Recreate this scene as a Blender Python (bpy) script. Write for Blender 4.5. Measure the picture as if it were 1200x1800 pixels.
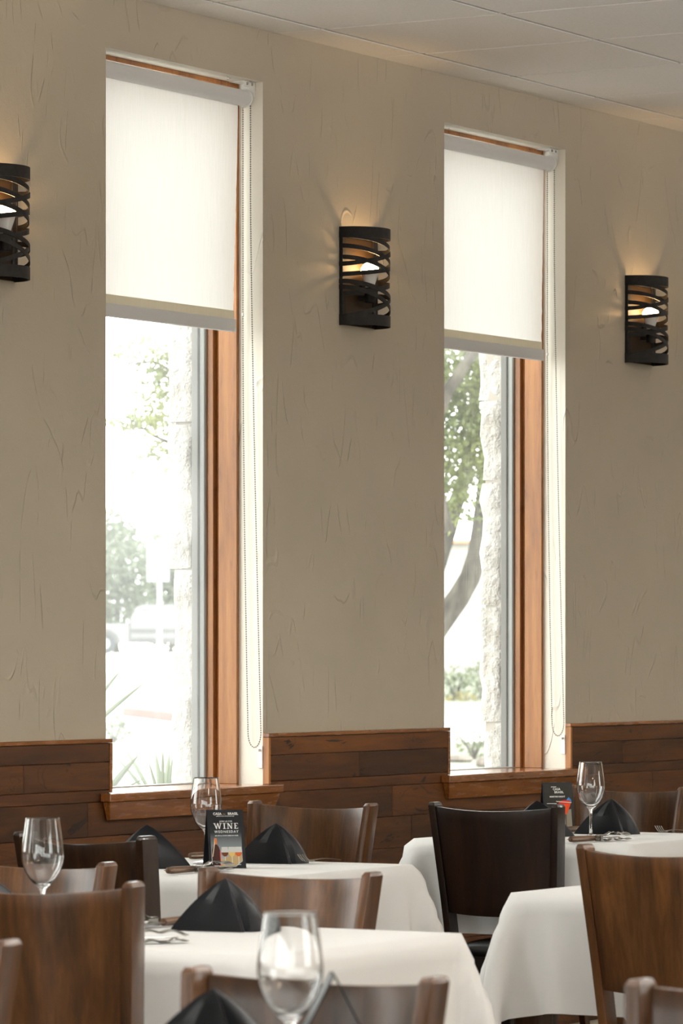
import bpy, bmesh, math, random
import numpy as np
from mathutils import Vector, Matrix, noise as mnoise
for _o in list(bpy.data.objects):
    bpy.data.objects.remove(_o)
scene = bpy.context.scene
COL = scene.collection
PI = math.pi
# ------------------------------------------------------------------ camera
TH = 0.5282                       # angle between the view axis and the window wall
cam = bpy.data.cameras.new('camera')
cam.sensor_fit = 'HORIZONTAL'
cam.sensor_width = 24.0
cam.lens = 24.0 * 7443.9 / 1200
cam.shift_y = -(900 - 1142.0) / 1200.0
cam.clip_start = 0.1
cam.clip_end = 1500
cam.dof.use_dof = True
cam.dof.focus_distance = 12.0
cam.dof.aperture_fstop = 12.5
camo = bpy.data.objects.new('camera', cam)
COL.objects.link(camo)
camo.location = (0, -6.64, 1.30)
camo.rotation_euler = (PI / 2, 0, -(PI / 2 - TH))
scene.camera = camo
# ------------------------------------------------------------------ sky, exposure
SKY = 7.0
w = bpy.data.worlds.new('overcast_sky')
scene.world = w
w.use_nodes = True
bg = w.node_tree.nodes['Background']
bg.inputs[0].default_value = (1.0, 0.99, 0.97, 1)
bg.inputs[1].default_value = SKY
scene.view_settings.view_transform = 'Standard'
scene.view_settings.look = 'None'
scene.view_settings.gamma = 1
scene.view_settings.use_curve_mapping = False
scene.view_settings.exposure = 0.15
scene.cycles.max_bounces = 16
scene.cycles.transmission_bounces = 16
scene.cycles.diffuse_bounces = 5
scene.cycles.glossy_bounces = 5
scene.cycles.transparent_max_bounces = 12
scene.cycles.caustics_reflective = False
scene.cycles.caustics_refractive = False
scene.cycles.sample_clamp_indirect = 8


def area_light(name, loc, rot, sx, sy, power, color, portal=False):
    l = bpy.data.lights.new(name, 'AREA')
    l.shape = 'RECTANGLE'
    l.size, l.size_y = sx, sy
    l.energy = power
    l.color = color
    if portal:
        l.cycles.is_portal = True
    o = bpy.data.objects.new(name, l)
    COL.objects.link(o)
    o.location = loc
    o.rotation_euler = rot
    return o


# added warm fill at ceiling height to brighten the room, out of view
for i, (lx, ly) in enumerate([(3.5, -8.2), (8.5, -8.2), (13.5, -8.2)]):
    area_light('warm_fill', (lx, ly, 3.13), (0, 0, 0), 1.2, 0.6, 55, (1.0, 0.80, 0.58))
# added upward fill along the unseen front wall, opposite the windows
for i, lx in enumerate((-1.0, 4.0, 8.5, 13.0, 17.5)):
    area_light('upward_fill', (lx, -9.7, 2.35), (PI, 0, 0), 0.5, 0.2, 60, (1.0, 0.96, 0.9))
# added upward fill to brighten the ceiling, above and beside the frame
for lx, ly in ((5.5, -3.2), (9.5, -5.0), (13.0, -6.0), (16.5, -4.0)):
    area_light('ceiling_fill', (lx, ly, 2.5), (PI, 0, 0), 0.45, 0.45, 190, (1.0, 0.975, 0.94))

# ------------------------------------------------------------------ helpers


def link(name, me, mat=None, parent=None):
    o = bpy.data.objects.new(name, me)
    COL.objects.link(o)
    if parent is not None:
        o.parent = parent
    if mat is not None and not me.materials:
        me.materials.append(mat)
    return o


def empty(name, loc=(0, 0, 0), rz=0.0, parent=None):
    o = bpy.data.objects.new(name, None)
    COL.objects.link(o)
    o.location = loc
    o.rotation_euler = (0, 0, rz)
    o.empty_display_size = 0.1
    if parent is not None:
        o.parent = parent
    return o


def tag(o, label=None, cat=None, group=None, kind=None):
    if label:
        o['label'] = label
    if cat:
        o['category'] = cat
    if group:
        o['group'] = group
    if kind:
        o['kind'] = kind
    return o


class MB:
    """collects boxes, lofts, tubes, lathes into one mesh"""

    def __init__(self):
        self.v, self.f, self.m = [], [], []
        self.smooth = False

    def add(self, vs, fs, mi=0):
        b = len(self.v)
        self.v += [tuple(p) for p in vs]
        self.f += [tuple(i + b for i in f) for f in fs]
        self.m += [mi] * len(fs)

    def box(self, x0, x1, y0, y1, z0, z1, mi=0, M=None):
        vs = [Vector((x, y, z)) for x in (x0, x1) for y in (y0, y1) for z in (z0, z1)]
        if M is not None:
            vs = [M @ p for p in vs]
        self.add(vs, [(0, 1, 3, 2), (4, 6, 7, 5), (0, 4, 5, 1), (2, 3, 7, 6), (0, 2, 6, 4), (1, 5, 7, 3)], mi)

    def loft(self, rings, close=True, caps=True, mi=0):
        n = len(rings[0])
        vs = [p for r in rings for p in r]
        fs = []
        for i in range(len(rings) - 1):
            for j in range(n if close else n - 1):
                k = (j + 1) % n
                fs.append((i * n + j, i * n + k, (i + 1) * n + k, (i + 1) * n + j))
        if caps:
            fs.append(tuple(reversed(range(n))))
            fs.append(tuple((len(rings) - 1) * n + j for j in range(n)))
        self.add(vs, fs, mi)

    def lathe(self, prof, n=32, cx=0, cy=0, cap0=False, cap1=False, mi=0):
        rings = [[(cx + r * math.cos(2 * PI * j / n), cy + r * math.sin(2 * PI * j / n), z) for j in range(n)] for r, z in prof]
        self.loft(rings, True, False, mi)
        b = len(self.v) - n * len(prof)
        if cap0:
            self.f.append(tuple(b + j for j in reversed(range(n)))); self.m.append(mi)
        if cap1:
            self.f.append(tuple(b + (len(prof) - 1) * n + j for j in range(n))); self.m.append(mi)

    def tube(self, pts, r, n=8, mi=0):
        pts = [Vector(p) for p in pts]
        rs = r if isinstance(r, (list, tuple)) else [r] * len(pts)
        rings = []
        up = Vector((0, 0, 1))
        for i, p in enumerate(pts):
            t = (pts[min(i + 1, len(pts) - 1)] - pts[max(i - 1, 0)]).normalized()
            a = t.cross(up)
            if a.length < 1e-3:
                a = t.cross(Vector((1, 0, 0)))
            a.normalize()
            b = t.cross(a)
            rings.append([p + (a * math.cos(2 * PI * j / n) + b * math.sin(2 * PI * j / n)) * rs[i] for j in range(n)])
        self.loft(rings, True, True, mi)

    def prism(self, poly, z0, z1, mi=0, M=None):
        a = [Vector((x, y, z0)) for x, y in poly]
        b = [Vector((x, y, z1)) for x, y in poly]
        if M is not None:
            a = [M @ p for p in a]
            b = [M @ p for p in b]
        self.loft([a, b], True, True, mi)

    def mesh(self, name, mats, smooth=False, bevel=0, seg=2, fix=True, angle=0.6):
        me = bpy.data.meshes.new(name)
        me.from_pydata(self.v, [], self.f)
        for i, p in enumerate(me.polygons):
            p.material_index = self.m[i]
        bm = bmesh.new()
        bm.from_mesh(me)
        if fix:
            bmesh.ops.recalc_face_normals(bm, faces=bm.faces)
        if bevel:
            es = [e for e in bm.edges if len(e.link_faces) == 2 and e.calc_face_angle(0) > 0.5]
            bmesh.ops.bevel(bm, geom=es, offset=bevel, segments=seg, affect='EDGES', profile=0.6, clamp_overlap=True)
        if smooth:
            for f in bm.faces:
                f.smooth = True
            for e in bm.edges:
                if len(e.link_faces) == 2 and e.calc_face_angle(0) > angle:
                    e.smooth = False
        bm.to_mesh(me)
        bm.free()
        for m in (mats if isinstance(mats, (list, tuple)) else [mats]):
            me.materials.append(m)
        return me

    def build(self, name, mats, parent=None, **k):
        return link(name, self.mesh(name, mats, **k), None, parent)


def box_obj(name, dims, mat, parent=None, bevel=0, **k):
    b = MB()
    b.box(*dims)
    return b.build(name, mat, parent, bevel=bevel, **k)


def copy_tree(o, parent=None):
    c = o.copy()
    COL.objects.link(c)
    if parent is not None:
        c.parent = parent
    for ch in list(KIDS.get(o.name, [])) or [x for x in o.children]:
        copy_tree(ch, c)
    return c


KIDS = {}

# ------------------------------------------------------------------ materials


def new_mat(name):
    m = bpy.data.materials.new(name)
    m.use_nodes = True
    nt = m.node_tree
    return m, nt, nt.nodes['Principled BSDF']


def N(nt, t, **k):
    n = nt.nodes.new(t)
    for a, b in k.items():
        setattr(n, a, b)
    return n


def sval(n, **k):
    for a, b in k.items():
        n.inputs[a.replace('_', ' ')].default_value = b
    return n


def plain(name, col, rough=0.5, metal=0.0, spec=0.5, coat=0.0, sheen=0.0, emit=None, estr=0):
    m, nt, b = new_mat(name)
    b.inputs['Base Color'].default_value = (*col, 1)
    b.inputs['Roughness'].default_value = rough
    b.inputs['Metallic'].default_value = metal
    b.inputs['Specular IOR Level'].default_value = spec
    b.inputs['Coat Weight'].default_value = coat
    b.inputs['Coat Roughness'].default_value = 0.15
    b.inputs['Sheen Weight'].default_value = sheen
    if emit:
        b.inputs['Emission Color'].default_value = (*emit, 1)
        b.inputs['Emission Strength'].default_value = estr
    return m


def coords(nt, scale=(1, 1, 1), rot=(0, 0, 0), rnd=False):
    tc = N(nt, 'ShaderNodeTexCoord')
    mp = N(nt, 'ShaderNodeMapping')
    mp.inputs['Scale'].default_value = scale
    mp.inputs['Rotation'].default_value = rot
    nt.links.new(tc.outputs['Object'], mp.inputs['Vector'])
    if rnd:
        oi = N(nt, 'ShaderNodeObjectInfo')
        mu = N(nt, 'ShaderNodeMath', operation='MULTIPLY')
        mu.inputs[1].default_value = 37.0
        nt.links.new(oi.outputs['Random'], mu.inputs[0])
        nt.links.new(mu.outputs[0], mp.inputs['Location'])
    return mp.outputs['Vector']


def noise(nt, vec, scale, detail=3, rough=0.5, dist=0.0):
    n = N(nt, 'ShaderNodeTexNoise')
    sval(n, Scale=scale, Detail=detail, Roughness=rough, Distortion=dist)
    nt.links.new(vec, n.inputs['Vector'])
    return n.outputs['Fac']


def ramp(nt, fac, stops):
    r = N(nt, 'ShaderNodeValToRGB')
    e = r.color_ramp.elements
    while len(e) < len(stops):
        e.new(0.5)
    for el, (p, c) in zip(e, stops):
        el.position = p
        el.color = (*c, 1) if len(c) == 3 else c
    nt.links.new(fac, r.inputs[0])
    return r.outputs['Color']


def bump(nt, h, strength, dist, bsdf, prev=None):
    b = N(nt, 'ShaderNodeBump')
    sval(b, Strength=strength, Distance=dist)
    nt.links.new(h, b.inputs['Height'])
    if prev is not None:
        nt.links.new(prev, b.inputs['Normal'])
    if bsdf is not None:
        nt.links.new(b.outputs[0], bsdf.inputs['Normal'])
    return b.outputs[0]


def mixc(nt, fac, a, b, mode='MIX'):
    m = N(nt, 'ShaderNodeMix', data_type='RGBA', blend_type=mode)
    for s, i in ((fac, 0), (a, 6), (b, 7)):
        if isinstance(s, (int, float)):
            m.inputs[i].default_value = s
        elif isinstance(s, tuple):
            m.inputs[i].default_value = (*s, 1)
        else:
            nt.links.new(s, m.inputs[i])
    return m.outputs[2]


def math_node(nt, op, a, b=None):
    m = N(nt, 'ShaderNodeMath', operation=op)
    for i, s in enumerate((a, b)):
        if s is None:
            continue
        if isinstance(s, (int, float)):
            m.inputs[i].default_value = s
        else:
            nt.links.new(s, m.inputs[i])
    return m.outputs[0]


def wood(name, dark, mid, light, axis='x', rough=0.32, coat=0.3, scale=1.0, rnd=True, knots=False, var=0.25, spec=0.25, crough=0.16, coat_ior=1.5):
    m, nt, b = new_mat(name)
    b.inputs['Specular IOR Level'].default_value = spec
    s = {'x': (1.2, 14, 14), 'y': (14, 1.2, 14), 'z': (14, 14, 1.2)}[axis]
    v = coords(nt, tuple(q * scale for q in s), rnd=rnd)
    n1 = noise(nt, v, 1.6, 5, 0.6, 0.9)
    n2 = noise(nt, v, 9, 4, 0.65, 0.2)
    f = math_node(nt, 'ADD', math_node(nt, 'MULTIPLY', n1, 0.7), math_node(nt, 'MULTIPLY', n2, 0.3))
    c = ramp(nt, f, [(0.32, dark), (0.5, mid), (0.68, light)])
    vl = coords(nt, tuple(q * 0.35 * scale for q in s), rnd=rnd)
    n3 = noise(nt, vl, 1.1, 2)
    c = mixc(nt, 1.0, c, ramp(nt, n3, [(0.3, (0.72, 0.70, 0.68)), (0.7, (1.18, 1.16, 1.12))]), 'MULTIPLY')
    if rnd and var:
        oi = N(nt, 'ShaderNodeObjectInfo')
        lo, hi = 1 - var, 1 + var
        c = mixc(nt, 1.0, c, ramp(nt, oi.outputs['Random'], [(0, (lo, lo, lo * 0.97)), (1, (hi, hi, hi * 1.03))]), 'MULTIPLY')
    if knots:
        vk = coords(nt, tuple({'x': (1.6, 5, 5), 'z': (5, 5, 1.6)}[axis]), rnd=rnd)
        k = noise(nt, vk, 1.7, 4, 0.7, 1.4)
        c = mixc(nt, ramp(nt, k, [(0.63, (0, 0, 0)), (0.66, (1, 1, 1))]), c, tuple(q * 0.22 for q in dark))
        vc = coords(nt, (2.2, 6, 6), rnd=rnd)
        k2 = noise(nt, vc, 1.1, 3, 0.6, 1.0)
        line = math_node(nt, 'ABSOLUTE', math_node(nt, 'SUBTRACT', k2, 0.61))
        c = mixc(nt, ramp(nt, line, [(0.0, (0.6, 0.6, 0.6)), (0.007, (0, 0, 0))]), c, tuple(q * 0.25 for q in dark))
    nt.links.new(c, b.inputs['Base Color'])
    rr = ramp(nt, n2, [(0.3, (rough - 0.05,) * 3), (0.7, (rough + 0.1,) * 3)])
    nt.links.new(rr, b.inputs['Roughness'])
    b.inputs['Coat Weight'].default_value = coat
    b.inputs['Coat Roughness'].default_value = crough
    b.inputs['Coat IOR'].default_value = coat_ior
    bump(nt, n2, 0.12, 0.002, b)
    return m


def stucco(name, col):
    m, nt, b = new_mat(name)
    v = coords(nt)
    fine = noise(nt, v, 140, 3, 0.6)
    mid = noise(nt, v, 14, 4, 0.55)
    big = noise(nt, v, 2.2, 3, 0.5)
    c = mixc(nt, 1.0, col, ramp(nt, big, [(0.3, (0.95, 0.95, 0.95)), (0.7, (1.04, 1.035, 1.03))]), 'MULTIPLY')
    nt.links.new(c, b.inputs['Base Color'])
    b.inputs['Roughness'].default_value = 0.75
    b.inputs['Specular IOR Level'].default_value = 0.25
    prev = bump(nt, fine, 0.10, 0.004, None)
    prev = bump(nt, mid, 0.16, 0.012, None, prev)
    # trowel ridges: thin contour lines of stretched noise, broken up by a mask
    for rot, sc, lvl in (((0, 0.45, 0), (7, 7, 1.5), 0.52), ((0, -0.35, 0), (6, 6, 1.8), 0.47), ((0, 1.25, 0), (5, 5, 2.0), 0.55)):
        vr = coords(nt, sc, rot)
        n = noise(nt, vr, 1.0, 1.5, 0.45, 0.5)
        line = math_node(nt, 'ABSOLUTE', math_node(nt, 'SUBTRACT', n, lvl))
        ridge = ramp(nt, line, [(0.0, (1, 1, 1)), (0.008, (0, 0, 0))])
        mask = ramp(nt, noise(nt, coords(nt, (1, 1, 1), (0.3, rot[1], 0.2)), 7.5, 2), [(0.54, (0, 0, 0)), (0.63, (1, 1, 1))])
        h = math_node(nt, 'MULTIPLY', ridge, mask)
        prev = bump(nt, h, 0.8, 0.004, None, prev)
    nt.links.new(prev, b.inputs['Normal'])
    return m


def cloth_mat(name, col, weave=420, rough=0.85, sheen=0.2, bumpd=0.0006, creases=False):
    m, nt, b = new_mat(name)
    v = coords(nt)
    b.inputs['Base Color'].default_value = (*col, 1)
    b.inputs['Roughness'].default_value = rough
    b.inputs['Sheen Weight'].default_value = sheen
    b.inputs['Specular IOR Level'].default_value = 0.25 if col[0] > 0.1 else 0.16
    n = noise(nt, v, weave, 2)
    p = bump(nt, n, 0.25, bumpd, None)
    n2 = noise(nt, v, 5, 3)
    p = bump(nt, n2, 0.25, 0.012, b, p)
    return m


def speckle(name, c0, c1, scale, rough=0.9, bumpd=0.01, bs=0.5, stretch=(1, 1, 1)):
    m, nt, b = new_mat(name)
    v = coords(nt, stretch)
    n = noise(nt, v, scale, 5, 0.6)
    nt.links.new(ramp(nt, n, [(0.35, c0), (0.65, c1)]), b.inputs['Base Color'])
    b.inputs['Roughness'].default_value = rough
    b.inputs['Specular IOR Level'].default_value = 0.2
    if bumpd:
        bump(nt, n, bs, bumpd, b)
    return m


def pane_mat(name, dust_veil):  # the dust film also carries the glare haze over the view
    m = bpy.data.materials.new(name)
    m.use_nodes = True
    nt = m.node_tree
    nt.nodes.clear()
    out = N(nt, 'ShaderNodeOutputMaterial')
    tr = N(nt, 'ShaderNodeBsdfTransparent')
    tr.inputs[0].default_value = (0.93, 0.95, 0.94, 1)
    gl = N(nt, 'ShaderNodeBsdfGlossy')
    gl.inputs['Roughness'].default_value = 0.02
    tl = N(nt, 'ShaderNodeBsdfTranslucent')
    tl.inputs[0].default_value = (0.9, 0.92, 0.92, 1)
    lw = N(nt, 'ShaderNodeLayerWeight')
    lw.inputs[0].default_value = 0.5
    p5 = math_node(nt, 'POWER', lw.outputs['Facing'], 5.0)
    fr = math_node(nt, 'ADD', math_node(nt, 'MULTIPLY', p5, 0.9), 0.02)
    n = noise(nt, coords(nt), 3.0, 4)
    df = ramp(nt, n, [(0.3, (dust_veil * 0.6,) * 3), (0.7, (dust_veil * 1.4,) * 3)])
    m1 = N(nt, 'ShaderNodeMixShader')
    nt.links.new(df, m1.inputs[0])
    nt.links.new(tr.outputs[0], m1.inputs[1])
    nt.links.new(tl.outputs[0], m1.inputs[2])
    m2 = N(nt, 'ShaderNodeMixShader')
    nt.links.new(fr, m2.inputs[0])
    nt.links.new(m1.outputs[0], m2.inputs[1])
    nt.links.new(gl.outputs[0], m2.inputs[2])
    nt.links.new(m2.outputs[0], out.inputs[0])
    return m


def shade_mat(name, col, trans, weave=600):
    m = bpy.data.materials.new(name)
    m.use_nodes = True
    nt = m.node_tree
    nt.nodes.clear()
    out = N(nt, 'ShaderNodeOutputMaterial')
    d = N(nt, 'ShaderNodeBsdfDiffuse')
    t = N(nt, 'ShaderNodeBsdfTranslucent')
    v = coords(nt, (260, 260, 14))
    n = noise(nt, v, 1.0, 2)
    c = mixc(nt, 1.0, col, ramp(nt, n, [(0.3, (0.97, 0.97, 0.965)), (0.7, (1.02, 1.02, 1.02))]), 'MULTIPLY')
    nt.links.new(c, d.inputs[0])
    nt.links.new(c, t.inputs[0])
    mx = N(nt, 'ShaderNodeMixShader')
    mx.inputs[0].default_value = trans
    nt.links.new(d.outputs[0], mx.inputs[1])
    nt.links.new(t.outputs[0], mx.inputs[2])
    nt.links.new(mx.outputs[0], out.inputs[0])
    return m


def leaf_mat(name, c0, c1, trans=0.35):
    m, nt, b = new_mat(name)
    oi = noise(nt, coords(nt), 2.5, 3)
    c = ramp(nt, oi, [(0.3, c0), (0.7, c1)])
    nt.links.new(c, b.inputs['Base Color'])
    b.inputs['Roughness'].default_value = 0.55
    t = N(nt, 'ShaderNodeBsdfTranslucent')
    nt.links.new(c, t.inputs[0])
    mx = N(nt, 'ShaderNodeMixShader')
    mx.inputs[0].default_value = trans
    nt.links.new(b.outputs[0], mx.inputs[1])
    nt.links.new(t.outputs[0], mx.inputs[2])
    nt.links.new(mx.outputs[0], nt.nodes['Material Output'].inputs[0])
    return m


def glass_mat(name):
    m, nt, b = new_mat(name)
    b.inputs['Base Color'].default_value = (1, 1, 1, 1)
    b.inputs['Roughness'].default_value = 0.0
    b.inputs['IOR'].default_value = 1.5
    b.inputs['Transmission Weight'].default_value = 1.0
    return m


M_WALL = stucco('tan_stucco', (0.470, 0.412, 0.322))
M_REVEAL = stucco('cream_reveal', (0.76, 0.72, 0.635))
M_TILE = speckle('ceiling_tile', (0.86, 0.85, 0.83), (0.91, 0.90, 0.88), 90, 0.95, 0.002, 0.2)
M_TBAR = plain('ceiling_grid', (0.30, 0.26, 0.205), 0.7)
M_PLANK = wood('wainscot_wood', (0.027, 0.0085, 0.0021), (0.066, 0.0220, 0.0048), (0.116, 0.042, 0.0095), 'x', 0.46, 0.0, 1.0, True, True, 0.32)
M_TRIMW = wood('orange_trim_wood', (0.21, 0.076, 0.016), (0.33, 0.130, 0.031), (0.43, 0.190, 0.054), 'z', 0.3, 0.35, 0.9, False)
M_TRIMX = wood('sill_wood', (0.12, 0.038, 0.008), (0.22, 0.075, 0.016), (0.32, 0.12, 0.028), 'x', 0.22, 0.9, 0.9, False)
M_CHAIR = wood('walnut_chair', (0.026, 0.0098, 0.0026), (0.068, 0.0265, 0.0072), (0.118, 0.049, 0.0145), 'z', 0.40, 0.85, 0.8, True, False, 0.15, 0.1, 0.24, 1.55)
M_CHAIRM = wood('shaded_walnut_chair', (0.010, 0.0042, 0.0017), (0.021, 0.0088, 0.0034), (0.037, 0.0165, 0.0063), 'z', 0.40, 0.6, 0.8, True, False, 0.1, 0.1)  # same walnut, a shaded back put into the colour
M_CHAIRD = wood('backlit_walnut_chair', (0.007, 0.0035, 0.002), (0.013, 0.006, 0.0032), (0.022, 0.010, 0.005), 'z', 0.36, 0.3, 0.8, True, False, 0.1)  # same walnut, darkened for the chair seen against the light
M_SEAT = plain('black_vinyl', (0.012, 0.011, 0.010), 0.42)
M_CLOTH = cloth_mat('white_linen', (0.80, 0.79, 0.77))
M_NAP = cloth_mat('black_napkin', (0.003, 0.0033, 0.0043), 500, 0.38, 0.06, 0.0004)
M_GLASS = glass_mat('clear_glass')
M_IRON = speckle('black_iron', (0.006, 0.005, 0.0045), (0.016, 0.013, 0.011), 60, 0.6, 0.001, 0.3)
M_PLATE = plain('dark_bronze_plate', (0.032, 0.018, 0.007), 0.6, 0.0, 0.2)
M_WHITEP = plain('white_plastic', (0.78, 0.77, 0.74), 0.4)
M_CLEARP = plain('clear_plastic', (0.8, 0.8, 0.78), 0.2)
M_CHAIN = plain('chain_metal', (0.24, 0.22, 0.19), 0.45, 0.5)
M_SHADE = shade_mat('shade_fabric', (0.80, 0.78, 0.745), 0.275)
M_HEM = shade_mat('shade_hem', (0.78, 0.73, 0.60), 0.18)
M_ROLL = cloth_mat('shade_roll', (0.66, 0.65, 0.64), 600)
M_VINYL = plain('grey_vinyl_frame', (0.115, 0.115, 0.105), 0.5)
M_VINYL2 = plain('light_vinyl_frame', (0.33, 0.34, 0.325), 0.5)
M_PANE1 = pane_mat('dusty_hazed_glass', 0.05)
M_PANE2 = pane_mat('window_glass', 0.016)
M_STONE = speckle('limestone', (0.36, 0.345, 0.31), (0.50, 0.49, 0.465), 16, 0.95, 0.035, 1.0)
M_MORTAR = plain('mortar', (0.36, 0.34, 0.30), 0.95)
M_CHROME = plain('brushed_steel', (0.36, 0.345, 0.32), 0.24, 1.0)
M_KNIFEW = wood('knife_wood', (0.05, 0.025, 0.012), (0.12, 0.065, 0.035), (0.2, 0.12, 0.07), 'x', 0.45, 0.1, 4, False)
M_FLOOR = wood('dark_floor', (0.02, 0.012, 0.007), (0.04, 0.024, 0.014), (0.06, 0.037, 0.02), 'x', 0.35, 0.2, 0.7, False)
M_BULB = plain('bulb_glow', (1, 0.8, 0.5), 0.4, emit=(1.0, 0.64, 0.31), estr=95)
M_BULBW = plain('bulb_collar', (0.85, 0.84, 0.82), 0.4)
M_CARD = plain('black_card', (0.007, 0.0075, 0.009), 0.4, spec=0.15)
M_INK = plain('white_ink', (0.82, 0.82, 0.80), 0.5)
M_LEAF1 = leaf_mat('oak_leaf', (0.055, 0.085, 0.028), (0.25, 0.275, 0.090))
M_LEAF4 = leaf_mat('far_leaf', (0.085, 0.105, 0.070), (0.15, 0.175, 0.115))
M_LEAF2 = leaf_mat('pale_leaf', (0.115, 0.145, 0.050), (0.225, 0.245, 0.095))
M_LEAF3 = leaf_mat('shrub_leaf', (0.08, 0.105, 0.06), (0.19, 0.21, 0.125))
M_YUCCA = leaf_mat('yucca_leaf', (0.085, 0.125, 0.07), (0.17, 0.20, 0.11), 0.3)
M_BARK = speckle('oak_bark', (0.030, 0.026, 0.020), (0.10, 0.090, 0.072), 9, 0.95, 0.03, 0.8, (1, 1, 0.4))
M_LAWN = speckle('lawn', (0.135, 0.150, 0.105), (0.165, 0.175, 0.135), 0.6, 1.0, 0)
M_CONC = speckle('concrete', (0.40, 0.39, 0.37), (0.47, 0.46, 0.44), 0.5, 0.95, 0)
M_MULCH = speckle('mulch', (0.06, 0.045, 0.035), (0.22, 0.20, 0.17), 3.0, 1.0, 0.05)
M_FLOWER = leaf_mat('yellow_flower', (0.20, 0.165, 0.04), (0.24, 0.21, 0.08))
M_PAINT = plain('silver_paint', (0.145, 0.148, 0.148), 0.5)
M_DARKG = plain('tinted_glass', (0.045, 0.052, 0.055), 0.5)
M_TYRE = plain('tyre', (0.05, 0.056, 0.06), 0.8)
M_GREYP = plain('grey_paint', (0.07, 0.07, 0.07), 0.6)
M_RED = plain('red_paint', (0.26, 0.060, 0.048), 0.8)
M_SIGNW = plain('sign_white', (0.30, 0.32, 0.335), 0.6)
M_SIGNB = plain('sign_blue', (0.105, 0.145, 0.19), 0.6)

# ------------------------------------------------------------------ the room
XR = (-5.0, 20.0)
YR = -10.0
ZC = 3.1674
PER, WW = 1.9888, 0.8572
W1X = 10.052
HEAD, SILL = 3.0116, 0.894
wins = [W1X + PER * k for k in range(-7, 5)]
wins = [x for x in wins if x > XR[0] + 0.3 and x + WW < XR[1] - 0.3]


def wall_holes(name, u0, u1, z0, z1, holes, plane, thick, mat):
    """wall along u with rectangular holes (ua, ub, za, zb); plane(u, d, z) -> xyz with depth d"""
    us = sorted({u0, u1} | {h[0] for h in holes} | {h[1] for h in holes})
    zs = sorted({z0, z1} | {h[2] for h in holes} | {h[3] for h in holes})
    hole = lambda a, b: any(h[0] < a < h[1] and h[2] < b < h[3] for h in holes)
    b = MB()
    nu, nz = len(us) - 1, len(zs) - 1
    solid = [[not hole((us[i] + us[i + 1]) / 2, (zs[j] + zs[j + 1]) / 2) for j in range(nz)] for i in range(nu)]
    idx = {}

    def vert(i, j, d):
        k = (i, j, d)
        if k not in idx:
            idx[k] = len(b.v)
            b.v.append(tuple(plane(us[i], d * thick, zs[j])))
        return idx[k]

    def face(*q, mi=0):
        b.f.append(q); b.m.append(mi)
    for i in range(nu):
        for j in range(nz):
            if not solid[i][j]:
                continue
            face(vert(i, j, 0), vert(i + 1, j, 0), vert(i + 1, j + 1, 0), vert(i, j + 1, 0))
            face(vert(i, j, 1), vert(i, j + 1, 1), vert(i + 1, j + 1, 1), vert(i + 1, j, 1))
            for di, dj, a, c in ((-1, 0, (i, j), (i, j + 1)), (1, 0, (i + 1, j), (i + 1, j + 1)), (0, -1, (i, j), (i + 1, j)), (0, 1, (i, j + 1), (i + 1, j + 1))):
                p, q = i + di, j + dj
                if not (0 <= p < nu and 0 <= q < nz and solid[p][q]):
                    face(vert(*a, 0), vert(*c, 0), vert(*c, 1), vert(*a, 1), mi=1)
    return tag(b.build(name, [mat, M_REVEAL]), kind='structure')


wall_back = wall_holes('wall_back', XR[0] - 0.2, XR[1] + 0.2, -0.2, 3.4, [(x, x + WW, SILL - 0.03, HEAD) for x in wins],
                       lambda u, d, z: (u, d, z), 0.2, M_WALL)
# the other walls: unseen glazed openings, placed and sized for the room's daylight
LEFT_H = [(-9.6, -6.8, 0.25, 2.95), (-6.4, -3.6, 0.25, 2.95), (-3.2, -0.4, 0.25, 2.95)]
wall_holes('wall_left', YR, 0, -0.2, 3.4, LEFT_H, lambda u, d, z: (XR[0] - d, u, z), 0.2, M_WALL)
FRONT_H = [(x, x + 2.5, 0.4, 2.8) for x in (-4.2, 4.0, 12.5)]
wall_holes('wall_front', XR[0] - 0.2, XR[1] + 0.2, -0.2, 3.4, FRONT_H, lambda u, d, z: (u, YR - d, z), 0.2, M_WALL)
tag(box_obj('wall_right', (XR[1], XR[1] + 0.2, YR, 0, -0.2, 3.4), M_WALL), kind='structure')
tag(box_obj('floor', (XR[0], XR[1], YR, 0, -0.1, 0), M_FLOOR), kind='structure')
ceiling = tag(box_obj('ceiling', (XR[0], XR[1], YR, 0, ZC + 0.008, ZC + 0.15), M_TBAR), kind='structure')
T = 0.6096
K0, YL = 10.3755, -0.165
tile_me = {}


def tile(x0, x1, y0, y1, dz=0.0):
    key = (round(x1 - x0, 3), round(y1 - y0, 3))
    if key not in tile_me:
        b = MB()
        b.box(0, x1 - x0, 0, y1 - y0, 0, 0.0078)
        tile_me[key] = b.mesh('ceiling_tile', M_TILE, bevel=0.0015, seg=1)
    o = link('ceiling_tile', tile_me[key], None, ceiling)
    o.location = (x0, y0, ZC + dz)


random.seed(4)
for i in range(-5, 11):
    xa = K0 + i * T
    tile(xa + 0.004, xa + T - 0.004, YL + 0.007, -0.001, 0.0005 * random.random())
    for j in range(9):
        yb = YL - j * T
        tile(xa + 0.008, xa + T - 0.008, yb - T + 0.008, yb - 0.008, 0.0006 * random.random())
# plain panels for the rest of the ceiling, out of the camera's view
for (a, b_, c, d) in ((XR[0], K0 - 5 * T, YR, 0), (K0 + 11 * T, XR[1], YR, 0), (K0 - 5 * T, K0 + 11 * T, YR, YL - 9 * T)):
    o = box_obj('ceiling_panel', (a, b_, c, d, ZC, ZC + 0.0078), M_TILE, ceiling)

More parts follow.
